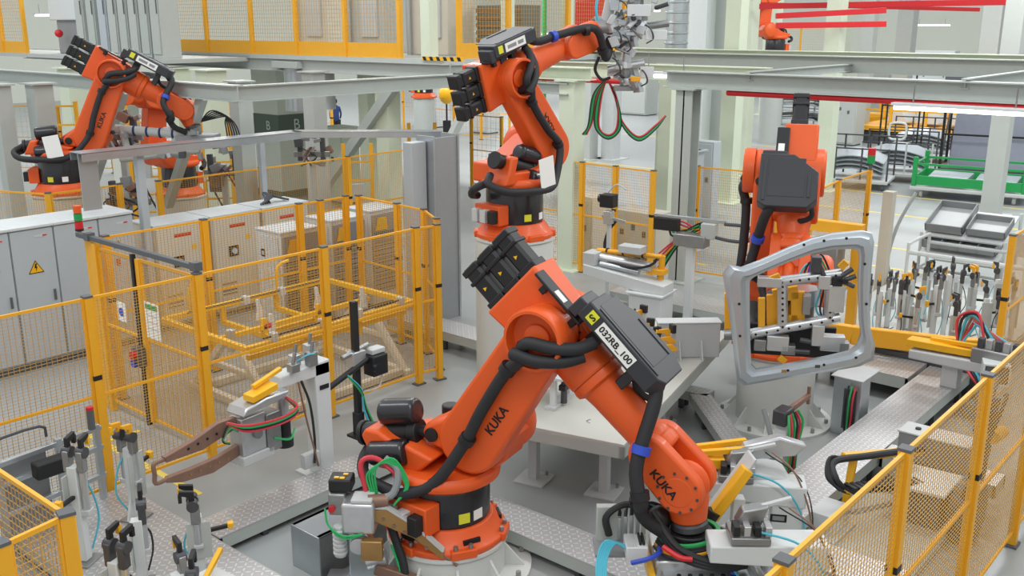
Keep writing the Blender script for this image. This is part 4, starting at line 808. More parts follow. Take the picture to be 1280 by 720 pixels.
MB().b2((-.1,-.1,0),(.1,.1,.3)).build('post','lightgrey',t,.006); MB().prism([(-.5,.3),(.6,.3),(.7,.36),(.6,.46),(-.5,.42)],'y',-.2,.2).build('clear_cover','lightgrey',t,.02)
MB().bar((-.55,-.08,.50),(.25,-.05,.52),.2,.09).build('yellow_guide','yellow_bright',t,.008); MB().bar((-.3,.0,.56),(.35,-.1,.62),.06,.05).build('yellow_guide','yellow_bright',t,.006)
MB().b2((.25,-.2,.42),(.75,.2,.62)).build('gun_body','steel',t,.02); MB().b2((.5,-.3,.1),(.62,.3,.42)).build('bracket','lightgrey',t,.008)
for k in range(5): MB().b2((.3+.1*k,-.16,.62),(.37+.1*k,-.06,.74)).build('valve','alu' if k%2 else 'dark_steel',t,.005)
for k,c in enumerate(('red_wire','rubber','cyan','copper','red_wire','cyan')): MB().tube([(.3+.06*k,.1,.66),(.15,.22,.95-.03*k),(-.1+.05*k,.3,.8),(.0,.2,.4),(.25+.05*k,-.2,.3),(.45,-.24,.12)],.018,6,5).build('hose',c,t)
t=thing('hollow_section','white square hollow section end beside the right welding gun','steel section',(12.2,2.6,.0),rad(20))
b=MB()
for lo,hi in (((0,0,.84),(.75,.3,.86)),((0,0,.60),(.75,.3,.62)),((0,0,.62),(.75,.02,.84)),((0,.28,.62),(.75,.3,.84))): b.b2(lo,hi)
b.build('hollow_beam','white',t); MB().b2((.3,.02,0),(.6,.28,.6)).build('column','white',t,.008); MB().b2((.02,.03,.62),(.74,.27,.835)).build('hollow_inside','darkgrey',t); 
t=thing('yellow_stop','flat yellow part rest behind the right welding gun','stop',(13.2,3.05,.36),.3); MB().b2((-.2,-.12,.25),(.25,.12,.33)).build('rest_plate','yellow_bright',t,.01); MB().b2((-.05,-.05,0),(.05,.05,.25)).build('post','grey_paint',t)
# ---------- machine with cable chain behind the right fence ----------
t=thing('cable_chain_unit','black cable chain on a yellow bracket with a white servo box, beside the right fence','machine',(8.22,2.38,0),0); t.scale=(.9,.9,.74)
MB().b2((-.1,-.1,.0),(1.5,1.05,.12)).build('base_frame','grey_paint',t,.01); MB().b2((.0,.75,.12),(.42,1.04,.46)).build('servo_box','white',t,.012); MB().b2((-.1,.7,.12),(.5,1.08,.18)).build('servo_foot','lightgrey',t)
ch=MB().b2((.55,.82,.5),(.56,.9,.51)).build('chain_rail','dark_steel',t)
for k in range(15):
    x=.28+.07*k; z=.86-.012*k; MB().box((x,.72-.035*k,z-.1),(.05,.16,.09),M.Rotation(-.4,3,'Z')).build('chain_link','black',ch,.006)
MB().tube([(.25,.8,.75),(.15,.85,.92),(.35,.95,1.02),(.8,.75,.98),(1.5,.4,.92)],.045,9,5).build('hose','rubber',t)
for k in range(3): MB().tube([(.22,.75+.03*k,.72),(.08,.85+.03*k,.9+.02*k),(.3,.98,1.05+.02*k),(.55,.9,1.0)],.014,6,5).build('cable','rubber',t)
MB().bar((.65,.9,.12),(.65,.85,1.0),.06,.08).build('yellow_bracket','yellow_bright',t,.008); MB().bar((.6,.95,.98),(1.6,.45,.82),.08,.1).build('yellow_bracket','yellow_bright',t,.008)
MB().cyl((.2,.62,.5),(1.2,.25,.4),.025).build('guide_rod','steel',t); MB().cyl((.2,.7,.46),(1.2,.33,.36),.025).build('guide_rod','steel',t)
MB().prism([(.9,-.05),(1.55,-.05),(1.5,.5),(.85,.5)],'z',.62,.66).build('white_plate','white',t,.006); MB().b2((.95,0,.12),(1.4,.45,.62)).build('dark_body','darkgrey',t,.015)
t=thing('counterweight','pale wedge shaped block on the floor behind the right fence','block',(6.75,1.98,0),.1)
MB().prism([(0,0),(.75,0),(.75,.25),(.35,.45),(0,.4)],'y',0,.5).build('block','beige',t,.02); MB().cyl((.6,-.01,.1),(.6,-.03,.1),.03).build('bolt','steel',t)
t=thing('control_box','grey rectangular box with a white label plate, on the floor frame near the yellow bracket','box',(10.22,2.4,.345),rad(90))
MB().b2((0,0,0),(.7,.3,.3)).build('body','midgrey',t,.01); MB().b2((-.01,-.01,.3),(.71,.31,.32)).build('lid','lightgrey',t,.004); MB().cyl((.55,.15,.32),(.55,.15,.335),.03).build('eyelet','ink',t)
t=thing('tool_carriage','dark round drive with a yellow handle seen through the right fence','machine',(9.3,2.2,.0),0)
MB().cyl((0,-.12,.3),(0,.1,.3),.26,n=24).build('drive_drum','dark_steel',t); MB().b2((-.2,-.1,0),(.2,.1,.1)).build('foot','dark_steel',t); MB().cyl((.2,-.1,1.0),(.55,-.1,.95),.06).build('yellow_handle','yellow_bright',t); MB().bar((.2,0,.2),(.5,0,1.3),.1).build('lever','dark_steel',t,.01); MB().bar((.0,0,1.1),(.9,.1,1.35),.07).build('arm','dark_steel',t,.01)
MB().tube([(-.2,.0,.5),(.0,-.1,1.0),(.5,-.1,1.3),(.9,0,1.2)],.02,6,5).build('cable','rubber',t)
# ---------- white gun stands at the bottom right ----------
def gun_stand(label,loc,rz,h,txt,n):
    t=thing('gun_stand',label,'stand',loc,rz,'white gun stands at bottom right')
    MB().b2((-.15,-.15,.0),(.15,.15,.02)).build('base_plate','white',t); MB().b2((-.13,-.13,.02),(.13,.13,h-.02)).build('column','white',t,.012)
    MB().prism([(-.75,h-.16),(.15,h-.2),(.15,h-.0),(-.75,h-.02)],'y',-.14,.14).build('top_arm','white',t,.012)
    MB().b2((-.14,-.134,h-.34),(.0,-.131,h-.27)).build('black_label','ink',t); MB().b2((-.12,-.137,h-.325),(-.02,-.134,h-.285)).build('label_print','midgrey',t)
    MB().b2((-.6,-.15,h-.0),(-.3,.12,h+.06)).build('valve_plate','steel',t,.008)
    for k in range(4): MB().b2((-.58+.08*k,-.12,h+.06),(-.53+.08*k,.0,h+.14)).build('valve','alu' if k%2 else 'black',t,.005)
    MB().prism([(-.55,h+.1),(-.35,h+.1),(-.3,h+.26),(-.5,h+.22)],'y',-.02,.1).build('clamp_head','steel',t,.015); MB().bar((-.4,.04,h+.22),(-.12,.06,h+.3),.04,.03).build('clamp_lever','lightgrey',t,.006)
    MB().tube([(-.4,-.1,h+.1),(-.1,-.2,h+.05),(.1,-.18,h-.2),(.18,-.16,h*.4),(.14,-.2,.1)],.009,6,6).build('air_line','cyan',t); MB().tube([(-.15,.0,h+.25),(.05,-.1,h+.1),(.2,-.17,h-.3),(.16,-.2,h*.3),(.2,-.2,.05)],.008,6,6).build('cable','copper',t); MB().tube([(-.2,.1,h+.2),(.1,.0,h+.02),(.22,-.1,h-.3),(.2,-.16,.1)],.006,6,6).build('cable','rubber',t)
    return t
p=D(985,600,8.5); gun_stand('white box column with a black label, carrying the upper yellow guide at bottom right',(p.x,p.y,0),rad(-60),p.z,'',0)
p=D(1008,672,7.5); gun_stand('lower white box column with grey valves on its arm, right beside the big robot gripper',(p.x,p.y,0),rad(-52),p.z,'',1)
gs1=D(886,580,8.7); gs2=D(912,630,8.1)
t=thing('guide_shoe','broad yellow guide with twin fingers beside the big robot wrist, upper one','guide',gs1,rad(-50),'yellow guide pieces at bottom right')
MB().b2((-.30,-.12,0),(.12,.14,.1)).build('guide_block','yellow_bright',t,.012); MB().bar((-.15,-.06,.13),(.30,-.06,.17),.05,.05).build('guide_finger','yellow_bright',t,.006); MB().bar((-.15,.06,.13),(.34,.08,.19),.05,.05).build('guide_finger','yellow_bright',t,.006); MB().b2((.12,-.08,-.02),(.2,.08,.08)).build('end_stop','black',t,.01); MB().prism([(-.4,-.16),(.5,-.2),(.7,-.06),(.4,.0),(-.3,-.04)],'y',-.2,.2).build('clear_cover','lightgrey',t,.02); MB().b2((.25,-.08,-gs1.z),(.38,.06,-.1)).build('support_post','white',t,.006)
MB().prism([(.2,.05),(.75,.1),(.85,.2),(.6,.28),(.3,.2)],'y',-.06,.06).build('clamp_jaw','alu',t,.02)
t=thing('guide_shoe','narrow yellow guide inside a clear sleeve, tilted, between the wrist and white column','guide',gs2,rad(-50),'yellow guide pieces at bottom right')
MB().bar((-.14,0,-.12),(.14,.05,.30),.09,.12,Y).build('guide_block','yellow_bright',t,.012); MB().bar((-.18,.09,-.2),(.2,.14,.38),.03,.24,Y).build('clear_sleeve','lightgrey',t,.02); MB().cyl((-.17,-.03,-.12),(-.13,-.03,-.05),.06).build('black_knob','black',t); MB().bar((-.3,.02,-.34),(-.2,.02,-.2),.1,.08,Y).build('guide_foot','yellow_bright',t,.01); MB().b2((.05,.08,-gs2.z),(.15,.18,.0)).build('support_post','white',t,.006)
# ---------- front welding gun ----------
t=thing('welding_gun','large welding gun in the foreground with a bent coppery arm and green hoses','welding gun',tuple(G(455,716)[:2])+(-.45,),rad(-52),'stationary welding guns'); t.scale=(.83,.83,.83); t.location=t.location-FWD*.30
MB().b2((-.36,-.25,.62),(.30,.25,.66)).build('mounting_plate','galv',t,.015); MB().b2((-.2,-.2,.555),(.2,.2,.62)).build('pedestal','grey_paint',t,.02); MB().prism([(-.08,.66),(.3,.66),(.26,.95),(.1,1.3),(-.08,1.3)],'y',-.06,.08).build('bracket','galv',t,.02)
MB().b2((-.12,-.14,1.28),(.22,.16,1.62)).build('gun_body','alu',t,.03); MB().b2((-.02,-.12,1.62),(.20,.1,1.66)).build('top_plate','lightgrey',t,.01)
MB().b2((-.28,.0,1.42),(-.1,.2,1.66)).build('side_block','steel',t,.02); MB().cyl((-.16,-.06,1.0),(-.16,-.06,1.34),.06).build('spring_core','lightgrey',t)
for k in range(6): MB().lathe([(.055,0),(.075,.01),(.075,.03),(.055,.04)],(-.16,-.06,1.02+.05*k),Z,16).build('spring_coil','lightgrey',t)
MB().b2((-.28,.04,1.66),(-.04,.26,1.80)).build('black_box','black',t,.02)
for k,(x,y) in enumerate(((-.2,.1),(-.12,.18),(-.14,.09))): MB().b2((x-.025,y-.02,1.80),(x+.025,y+.02,1.81)).build('yellow_mark','yellow_bright',t)
MB().cyl((.05,-.16,1.16),(.05,.1,1.16),.09,n=20).build('pivot_drum','alu',t); MB().b2((.08,-.2,1.02),(.3,-.1,1.24)).build('brass_plate','brass',t,.01)
MB().prism([(.18,1.52),(.34,1.54),(.62,1.36),(.92,1.06),(.9,.98),(.60,1.22),(.2,1.40)],'y',-.07,.0).build('upper_arm','brass',t,.008); MB().prism([(.18,1.54),(.34,1.56),(.62,1.38),(.92,1.08),(.90,1.065),(.6,1.365),(.34,1.54)],'y',-.075,.005).build('arm_edge','lightgrey',t)
for k in range(5): MB().cyl((.30+.11*k,-.071,1.43-.072*k-(.03 if k>2 else 0)),(.30+.11*k,-.077,1.43-.072*k-(.03 if k>2 else 0)),.02,n=10).build('arm_hole','copper',t)
MB().cyl((.88,-.03,1.04),(1.05,-.03,.90),.025).build('electrode','copper',t); MB().bar((.2,-.05,.86),(.85,-.05,.62),.1,.12).build('lower_arm','copper',t,.01)
MB().cyl((.14,-.02,1.6),(.34,.02,1.6),.07).build('copper_joint','copper',t)
MB().tube([(.22,.02,1.6),(.40,.02,1.68),(.44,.1,1.9),(.3,.16,2.0)],.04,9,5).build('thick_cable','midgrey',t)
MB().tube([(.1,.1,1.66),(.05,.14,1.95),(.2,.16,2.0),(.42,.12,1.85)],.028,8,5).build('red_hose','red_wire',t)
for k in range(4): MB().tube([(.16+.02*k,.08,1.62),(.12+.03*k,.1,1.85+.02*k),(.34+.02*k,.1,1.98+.015*k),(.52+.01*k,.06,1.75),(.40,.0,1.55)],.011,6,6).build('hose','green_wire',t)
for k in range(2): MB().tube([(-.3,-.06,1.5+.03*k),(-.26,-.1,1.36),(-.1,-.16,1.28-.03*k),(.1,-.16,1.3)],.011,6,5).build('hose','green_wire',t)
MB().tube([(.3,.05,1.5),(.42,.02,1.1),(.5,-.05,.8),(.42,-.1,.4)],.045,9,5).build('black_hose','rubber',t); MB().tube([(.36,-.0,1.1),(.46,-.06,.8),(.44,-.12,.5)],.012,6,5).build('hose','green_wire',t)
MB().cyl((.1,0,.9),(.3,.02,.95),.09).build('silver_tube','alu',t); MB().cyl((-.24,.02,1.5),(-.24,-.03,1.5),.035).build('red_plug','red',t)
t=thing('channel_frame','dark grey steel channel frame behind the foreground welding gun, at the bottom edge','frame',(4.78,6.32,0),rad(0))
MB().b2((0,0,.0),(.9,.05,.42)).build('side_plate','steel',t,.006); MB().b2((0,.35,.0),(.9,.4,.42)).build('side_plate','steel',t,.006); MB().b2((0,0,.40),(.9,.4,.42)).build('top_plate','midgrey',t,.006); MB().b2((-.01,.0,.0),(.0,.4,.42)).build('end_plate','galv',t,.004)
# ---------- robot tools ----------
bpy.context.view_layer.update()
p1=r1.matrix_world@W1@V((.33,0,0)); p2=r2.matrix_world@W2@V((.33,0,0)); p4=r4.matrix_world@W4@V((.33,0,0))
# big gripper under the front robot: x to the right of the aisle, y away, z up
t=thing('robot_gripper','large flat grey gripper with a white valve block under the big robot wrist','gripper',p1,rad(-49.5)); t.scale=(1.22,1.1,1.1)
MB().cyl((0,0,-.02),(0,0,-.16),.16,n=24).build('tool_changer','black',t,.01); MB().b2((-.24,-.2,-.30),(.30,.22,-.17)).build('main_plate','alu',t,.015)
MB().b2((-.2,-.36,-.32),(.36,-.18,-.24)).build('front_plate','galv',t,.01)
for k in range(6): MB().cyl((-.1+.07*k,-.28,-.24),(-.1+.07*k,-.28,-.225),.014,n=8).build('plate_hole','ink',t)
for x in(-.27,.42): MB().b2((x-.02,-.5,-.30),(x+.02,.2,-.22)).build('yellow_rail' if x<0 else 'steel_rail','yellow_bright' if x<0 else 'steel',t,.006)
MB().b2((-.62,-.1,-.2),(-.3,.16,-.17)).build('side_plate','midgrey',t,.006); MB().b2((-.60,.1,-.20),(-.40,.16,.10)).build('manifold_plate','grey_paint',t,.006)
v=MB().b2((-.43,-.2,-.17),(-.29,.0,-.06)).build('valve_terminal','white',t,.008)
for k in range(5): MB().b2((-.425+.014*k,-.19,-.06),(-.418+.014*k,-.01,-.052)).build('rib','lightgrey',v)
for k in range(2): MB().b2((-.345+.022*k,-.17,-.06),(-.330+.022*k,-.03,-.03)).build('connector','black',v,.004)
for k in range(6): MB().tube([(-.42,-.15+.01*k,-.1),(-.50-.012*k,-.14,-.06+.004*k),(-.56-.012*k,-.24,-.14),(-.57-.012*k,-.4,-.26)],.0075,6,5).build('air_hose','cyan',t)
MB().tube([(-.4,-.25,-.15),(-.3,-.28,-.1),(-.22,-.2,-.1),(-.2,-.05,-.14)],.018,7,5).build('air_hose','blue',t)
for k in range(5): MB().b2((-.46+.04*k,.08,-.15),(-.435+.04*k,.13,.02+.01*k)).build('fitting','alu',t,.004); MB().tube([(-.45+.04*k,.1,.03),(-.43+.04*k,.12,.12),(-.3+.03*k,.12,.1),(-.15,.1,.02)],.014,6,5).build('cable',('rubber','dark_steel','rubber','cyan','rubber')[k],t)
MB().tube([(-.52,.05,-.1),(-.54,.05,.05),(-.42,.08,.13),(-.25,.1,.08)],.025,8,5).build('cable','rubber',t); MB().b2((-.66,-.36,-.3),(-.46,-.3,-.24)).build('black_actuator','black',t,.01); MB().b2((-.66,-.42,-.34),(-.40,-.28,-.31)).build('yellow_bar','yellow_bright',t)
for k,c in enumerate(('green','rubber','rubber','yellow','dark_steel')): 
    P=[(.19*math.cos(a)*(1+.04*k),.19*math.sin(a)*(1+.04*k),-.05-.02*k+.03*math.cos(a)) for a in [x*PI/5 for x in range(-5,4)]]; MB().tube(P,.017,7,4).build('hose',c,t)
for k in range(3): MB().tube([(-.24,.0,.12-.03*k),(-.1,-.2,-.06-.03*k),(.15,-.28,-.14-.02*k),(.34,-.2,-.2)],.024,7,5).build('black_hose','rubber',t)
MB().tube([(-.2,-.2,-.05),(-.1,-.26,-.1),(-.02,-.27,-.11)],.02,7,4).build('red_wrap','red',t)
MB().ball((-.2,.02,.04),.085,12,(1,1,1.3)).build('cable_bundle','black',t)
for k in range(2): MB().tube([(.2,-.2,-.18),(.26+.02*k,-.3,-.25),(.3+.02*k,-.5,-.4)],.013,6,4).build('air_hose','cyan' if k else 'blue',t)
# tall silver gripper of the upper robot
t=thing('robot_gripper','tall silver gripper crowded with clamps on the raised robot arm at top centre','gripper',p2,rad(-49.5)); t.scale=(1.38,1.2,1.15)
def bl(lo,hi,m,n,bv=.006): return MB().b2(lo,hi).build(n,m,t,bv)
MB().cyl((-.02,0,0),(.14,0,.02),.14,n=20).build('tool_changer','steel',t); bl((.05,-.1,-.16),(.34,.1,-.02),'galv','mount_plate',.01)
MB().cyl((.06,-.06,-.10),(.20,-.06,.78),.06).build('main_tube','lightgrey',t); MB().cyl((.30,.04,-.5),(.42,.04,.75),.055).build('main_tube','alu',t); MB().cyl((.12,.0,-.5),(.5,.0,-.42),.05).build('cross_tube','alu',t); MB().cyl((.1,.0,.34),(.72,.0,.42),.045).build('cross_tube','alu',t); MB().cyl((.25,.02,-.02),(.74,.02,.06),.045).build('cross_tube','steel',t)
rr=random.Random(5)
for k in range(80):
    z=rr.uniform(-.72,.76); w_=.20+.22*max(0,z+.3); x=rr.uniform(.12+max(0,-z)*.12,.36+max(0,z)*.42+.1); y=rr.uniform(-.2,.16); s=(rr.uniform(.04,.13),rr.uniform(.04,.11),rr.uniform(.04,.13))
    MB().box((x,y,z),s,M.Rotation(rr.uniform(-.5,.5),3,'Y')@M.Rotation(rr.uniform(-.6,.6),3,'Z')).build('clamp_unit',rr.choice(('alu','lightgrey','lightgrey','white','galv','steel')),t,.005)
for k in range(16):
    z=rr.uniform(-.7,.7); x=rr.uniform(.16,.6 if z>0 else .45); d=V((rr.uniform(-.1,.16),-.05,rr.uniform(-.1,.12))); q=V((x,rr.uniform(-.24,-.05),z)); MB().cyl(q,q+d,rr.uniform(.014,.03),n=8).build('cylinder_rod',rr.choice(('steel','lightgrey','dark_steel')),t)
for lo,hi in(((.28,-.27,.14),(.52,-.24,.28)),((.48,-.22,-.14),(.70,-.19,-.02)),((.44,-.2,-.60),(.58,-.17,-.46))): bl(lo,hi,'white','white_plate')
bl((.34,-.24,-.64),(.44,-.18,-.58),'yellow','yellow_pad'); MB().tube([(-.0,-.05,.4),(-.02,-.08,.2),(.04,-.1,-.05)],.016,6,5).build('air_line','cyan',t); MB().tube([(.02,-.05,-.35),(-.02,-.1,-.5),(.05,-.1,-.62),(.14,-.06,-.6)],.018,6,5).build('cable','rubber',t)
MB().cyl((.3,0,-.5),(.3,0,-.74),.05).build('lower_tube','steel',t); MB().b2((.18,-.14,-.76),(.44,.1,-.70)).build('lower_plate','steel',t,.006)
for k in range(7):
    z=rr.uniform(-.5,.6); x=rr.uniform(.15,.5); MB().tube([(x,-.16,z),(x+.05,-.24,z-.05),(x+.08,-.22,z-.16),(x+.02,-.16,z-.22)],.009,5,5).build('wire',rr.choice(('rubber','dark_steel')),t)
# hanging cables
t=thing('cable_loops','looped green, red and black cables hanging below the tall silver gripper','cables',p2+RGT*.15-Z*.8,rad(-49.5))
for k,(c,dx) in enumerate((('green_wire',0),('rubber',.015),('red_wire',.03),('green',-.015),('rubber',-.03))):
    MB().tube([(0,0,.1),(-.16+dx,0,-.15),(-.22+dx,.02,-.55+dx),(-.30+dx,.03,-.72)],.014,6,6).build('cable',c,t)
    MB().tube([(0,0,.1),(-.10+dx,0,-.2),(-.12+dx,0,-.6),(.05,0,-.75+dx),(.2-dx,0,-.6),(.16,0,-.2),(.02,0,.08)],.014,6,6).build('cable',c,t)
    MB().tube([(.02,0,.08),(.14,0,-.2),(.25,.02,-.55+dx),(.5,.05,-.78+dx),(.75,.1,-.62+dx),(.9,.12,-.45)],.014,6,6).build('cable',c,t)
# rear left gripper
t=thing('robot_gripper','grey two beam gripper wrapped in blue hoses on the rear left robot','gripper',p4,rad(-49.5))
MB().cyl((0,0,.05),(0,0,-.1),.13,n=18).build('tool_changer','steel',t); MB().b2((-.25,-.2,-.22),(.4,.2,-.1)).build('main_plate','midgrey',t,.01)
MB().cyl((-1.3,-.1,.0),(.1,-.1,-.12),.075).build('beam_tube','grey_paint',t); MB().cyl((-1.25,-.15,-.5),(.1,-.1,-.34),.075).build('beam_tube','grey_paint',t); MB().cyl((-1.2,-.12,.05),(-1.1,-.12,-.5),.06).build('cross_tube','grey_paint',t); MB().cyl((-.3,-.1,-.05),(-.3,-.1,-.4),.06).build('cross_tube','grey_paint',t)
for k in range(30):
    x=rr.uniform(-1.6,.55); z=rr.uniform(-.5,.1) if x<-.9 or x>.1 else rr.choice((-.42,-.06)); MB().box((x,rr.uniform(-.25,.1),z),(rr.uniform(.06,.16),.1,rr.uniform(.06,.2)),M.Rotation(rr.uniform(-.5,.5),3,'Y')).build('clamp_unit',rr.choice(('steel','midgrey','alu','dark_steel')),t,.006)
for k in range(6): MB().tube([(.1,.05,.1),(.35+.04*k,.0,.3-.02*k),(.7-.03*k,0,.1),(.75-.04*k,0,-.25),(.3,0,-.35)],.012,6,5).build('hose','rubber',t)
for k in range(5): MB().lathe([(.078,0),(.09,.01),(.09,.03),(.078,.04)],(-1.0+.22*k,-.1,-.03-.02*k),X,12).build('hose_tie','navy',t)
# ---------- mezzanine rails and equipment ----------
def deck_fence(label,pts,base,h=2.0,kick=.32):
    r=thing('deck_railing',label,'railing',(pts[0][0],pts[0][1],base),0,'yellow railings on the upper deck'); o=V((pts[0][0],pts[0][1],0)); P=[V((x,y,0))-o for x,y in pts]
    for p in P: MB().b2((p.x-.05,p.y-.05,0),(p.x+.05,p.y+.05,h)).build('post','yellow',r)
    for p,q in zip(P,P[1:]):
        f=MB().bar(p+Z*kick/2,q+Z*kick/2,.02,kick).build('kick_plate','yellow',r)
        MB().bar(p+Z*(h-.03),q+Z*(h-.03),.05,.05).build('top_rail','yellow',r)
        wires(MB(),p,q,kick,h-.05,.09,.09,.006).build('wire_mesh','yellow_wire',r)
    return r
deck_fence('long yellow kick plate railing on the upper deck, left of the pale column',[(15.0,y) for y in (25.6,23.4,21.4,19.6,17.8,16.0)],4.08)
deck_fence('short yellow railing on the upper deck behind the black cable box of the tall robot',[(15.6,14.8),(17.2,14.8),(19.4,14.8),(21.8,14.8)],4.08)
deck_fence('yellow railing at the far left end of the upper deck',[(12.7,32.5),(12.7,30.4),(12.7,28.9)],4.0)
def deck_panel(label,x,y,w,d,h,m,base=4.0):
    t=thing('equipment_cabinet',label,'cabinet',(x,y,base),0,'grey equipment cabinets on the upper deck'); MB().b2((0,0,0),(d,w,h)).build('body',m,t,.01); MB().b2((-.03,.04,.1),(0,w-.04,h-.1)).build('door',m,t,.006); MB().b2((-.05,w*.1,h*.45),(-.03,w*.16,h*.6)).build('handle','darkgrey',t)
    return t
ys=[26.0,25.4,24.8,24.3,23.8,23.3,22.8,22.3]
for k,y in enumerate(ys):
    deck_panel('tall grey equipment cabinet on the upper deck, %s'%('leftmost of the row','second from the left','third from the left','fourth from the left','fifth from the left','sixth from the left','seventh from the left','rightmost, next to the yellow railing')[k],12.75,y-.5,.42,.5,2.3,('grey_paint','frame_paint','cabinet','grey_paint','frame_paint','grey_paint','frame_paint','grey_paint')[k])
t=thing('white_machine','white machine hood with a red ball below it, at the upper left corner','machine',(13.2,27.5,4.0)); MB().b2((0,-.8,.9),(.8,.9,1.5)).build('hood','white',t,.03); MB().b2((.1,-.6,0),(.7,.7,.9)).build('base','midgrey',t,.02); MB().ball((-.15,.1,.55),.11).build('red_ball','red',t)
t=thing('warning_stripe','black and yellow hazard strip along the deck edge behind the tall robot','strip',(14.86,15.2,4.06)); 
MB().b2((0,-1.2,0),(.02,0,.08)).build('strip','yellow_bright',t)
for k in range(6): MB().prism([(-1.15+.2*k,.0),(-1.06+.2*k,.0),(-1.02+.2*k,.08),(-1.11+.2*k,.08)],'x',-.004,-.001).build('stripe','ink',t)
for k,(y,h,lab) in enumerate(((21.6,2.6,'first from the left'),(19.4,2.3,'second from the left'),(17.2,2.5,'third from the left'))):
    t=thing('deck_machine','beige machine column behind the yellow deck railing, %s'%lab,'machine',(17.0,y,4.08),0,'beige machines behind the deck railing'); MB().b2((0,-.7,0),(.9,.7,h)).build('body','beige' if k!=1 else 'grey_paint',t,.02); MB().b2((-.06,-.5,.4),(0,.1,h-.3)).build('panel','lightgrey',t,.01); MB().cyl((-.1,.5,0),(-.1,.5,h),.06).build('pipe','galv',t)
t=thing('parts_crate','brown grey stacked crate on the upper deck beside the pale column','crate',(17.9,15.8,4.08)); MB().b2((0,-.8,.25),(.7,.6,1.15)).build('crate_body','kitegrey',t,.01)
for k in range(5): MB().b2((-.03,-.8,.3+.17*k),(0,.6,.40+.17*k)).build('slat','wood',t)
for x,y in((.05,-.7),(.05,.5),(.6,-.7),(.6,.5)): MB().b2((x-.04,y-.04,0),(x+.04,y+.04,.25)).build('foot','darkgrey',t)
t=thing('red_cabinet','red cabinet on the upper deck right of the crate','cabinet',(21.2,15.6,4.08)); MB().b2((0,-.35,0),(.6,.35,1.4)).build('body','red',t,.02); MB().b2((-.03,-.3,.1),(0,.3,1.3)).build('door','red',t,.01)
# duct under the deck, grey panel, person
t=thing('duct','round galvanised duct with a square collar, hanging below the upper deck','duct',tuple(D(378,120,24)[:2])+(2.75,)); t.scale=(1,1,.64); MB().cyl((0,0,0),(0,0,1.7),.42,n=24).build('pipe','galv',t); MB().b2((-.5,-.5,1.6),(.5,.5,1.85)).build('collar','grey_paint',t,.01); MB().cyl((.1,-.8,.1),(.1,-.8,1.7),.22,n=18).build('side_pipe','lightgrey',t)
def person(label,loc,rz,top,legs,hair='ink'):
    t=thing('person',label,'person',loc,rz)
    me=bpy.data.meshes.new('body'); V_=[(0,0,.95),(0,0,1.15),(0,0,1.40),(0,0,1.5),(0,.01,1.58),(.17,0,1.42),(.23,-.02,1.16),(.20,.1,.94),(-.17,0,1.42),(-.23,-.02,1.16),(-.20,.1,.94),(.09,0,.9),(.1,.03,.5),(.1,-.02,.08),(.1,.14,.03),(-.09,0,.9),(-.1,-.03,.5),(-.1,-.06,.08),(-.1,.1,.03)]
    E_=[(0,1),(1,2),(2,3),(3,4),(2,5),(5,6),(6,7),(2,8),(8,9),(9,10),(0,11),(11,12),(12,13),(13,14),(0,15),(15,16),(16,17),(17,18)]
    R_=[.16,.15,.15,.06,.06,.075,.055,.045,.075,.055,.045,.1,.075,.055,.045,.1,.075,.055,.045]
    me.from_pydata(V_,E_,[]); o=bpy.data.objects.new('body',me); COL.objects.link(o); o.parent=t
    sk=o.modifiers.new('skin','SKIN'); 
    if not me.skin_vertices: bpy.context.view_layer.update()
    for i,sv in enumerate(me.skin_vertices[0].data): sv.radius=(R_[i],R_[i]*.75)
    me.skin_vertices[0].data[0].use_root=True
    sb=o.modifiers.new('sub','SUBSURF'); sb.levels=1; sb.render_levels=2; me.materials.append(MAT[top]); o['label']='%s clothed body'%top
    MB().ball((0,.02,1.66),.105,14,(.85,.95,1.15)).build('head','skin',t); MB().ball((0,-.005,1.69),.11,14,(.9,.95,1.05)).build('hair',hair,t); MB().ball((0,.125,1.65),.02,8).build('nose','skin',t)
    for s in(-1,1): 
        MB().ball((.205*s,.13,.87),.035,8,(.7,1,1.2)).build('hand','skin',t)
        MB().tube([(.1*s,.0,.92),(.1*s,.02,.5),(.1*s,-.02,.08)],lambda u:.115-.03*u,10,4).build('trouser_leg',legs,t)
    return t
pz=G(421,177); person('person in navy work clothes standing with back turned, below the upper deck',(pz.x,pz.y,0),rad(-30),'navy','ink')
pz=G(1264,155); person('person in blue trousers at the far right edge behind the red pipe',(pz.x,pz.y,0),rad(30),'navy','navy')
# ---------- cabinets, carts and racks in the far hall ----------
def pale_box(label,px,py,w,d,h,m='steel_pale',z=0,btn=True,grp=None,cat='cabinet',rz=0):
    p=G(px,py); t=thing('switch_cabinet' if btn else 'machine_cabinet',label,cat,(p.x,p.y,z),rz,grp); MB().b2((-d/2,-w/2,.05),(d/2,w/2,h)).build('body',m,t,.015); MB().b2((-d/2-.03,-w/2+.04,.12),(-d/2,w/2-.04,h-.06)).build('door',m,t,.008); MB().b2((-d/2+.04,-w/2+.04,0),(d/2-.04,w/2-.04,.06)).build('plinth','darkgrey',t)
    if btn: b=MB().b2((-d/2-.05,-.14,h*.52),(-d/2-.03,.14,h*.66)).build('operator_plate','orange',t); MB().cyl((-d/2-.05,0,h*.59),(-d/2-.09,0,h*.59),.05).build('button','red',t)
    else:
        for k in range(3): MB().b2((-d/2-.05,-w*.3+w*.25*k,h*.5+.12*(k%2)),(-d/2-.03,-w*.3+w*.25*k+.08,h*.5+.12+.12*(k%2))).build('marking','darkgrey',t)
        MB().b2((-d/2-.06,w*.36,h*.4),(-d/2-.03,w*.40,h*.55)).build('handle','ink',t)
    return t
pale_box('pale green operator cabinet with an orange switch plate, right of the tall robot arm',703,228,.75,.4,1.9,'steel_pale')
pale_box('pale green operator cabinet with orange switch plate, at the end of the looped cables',834,262,.65,.4,2.2,'steel_pale')
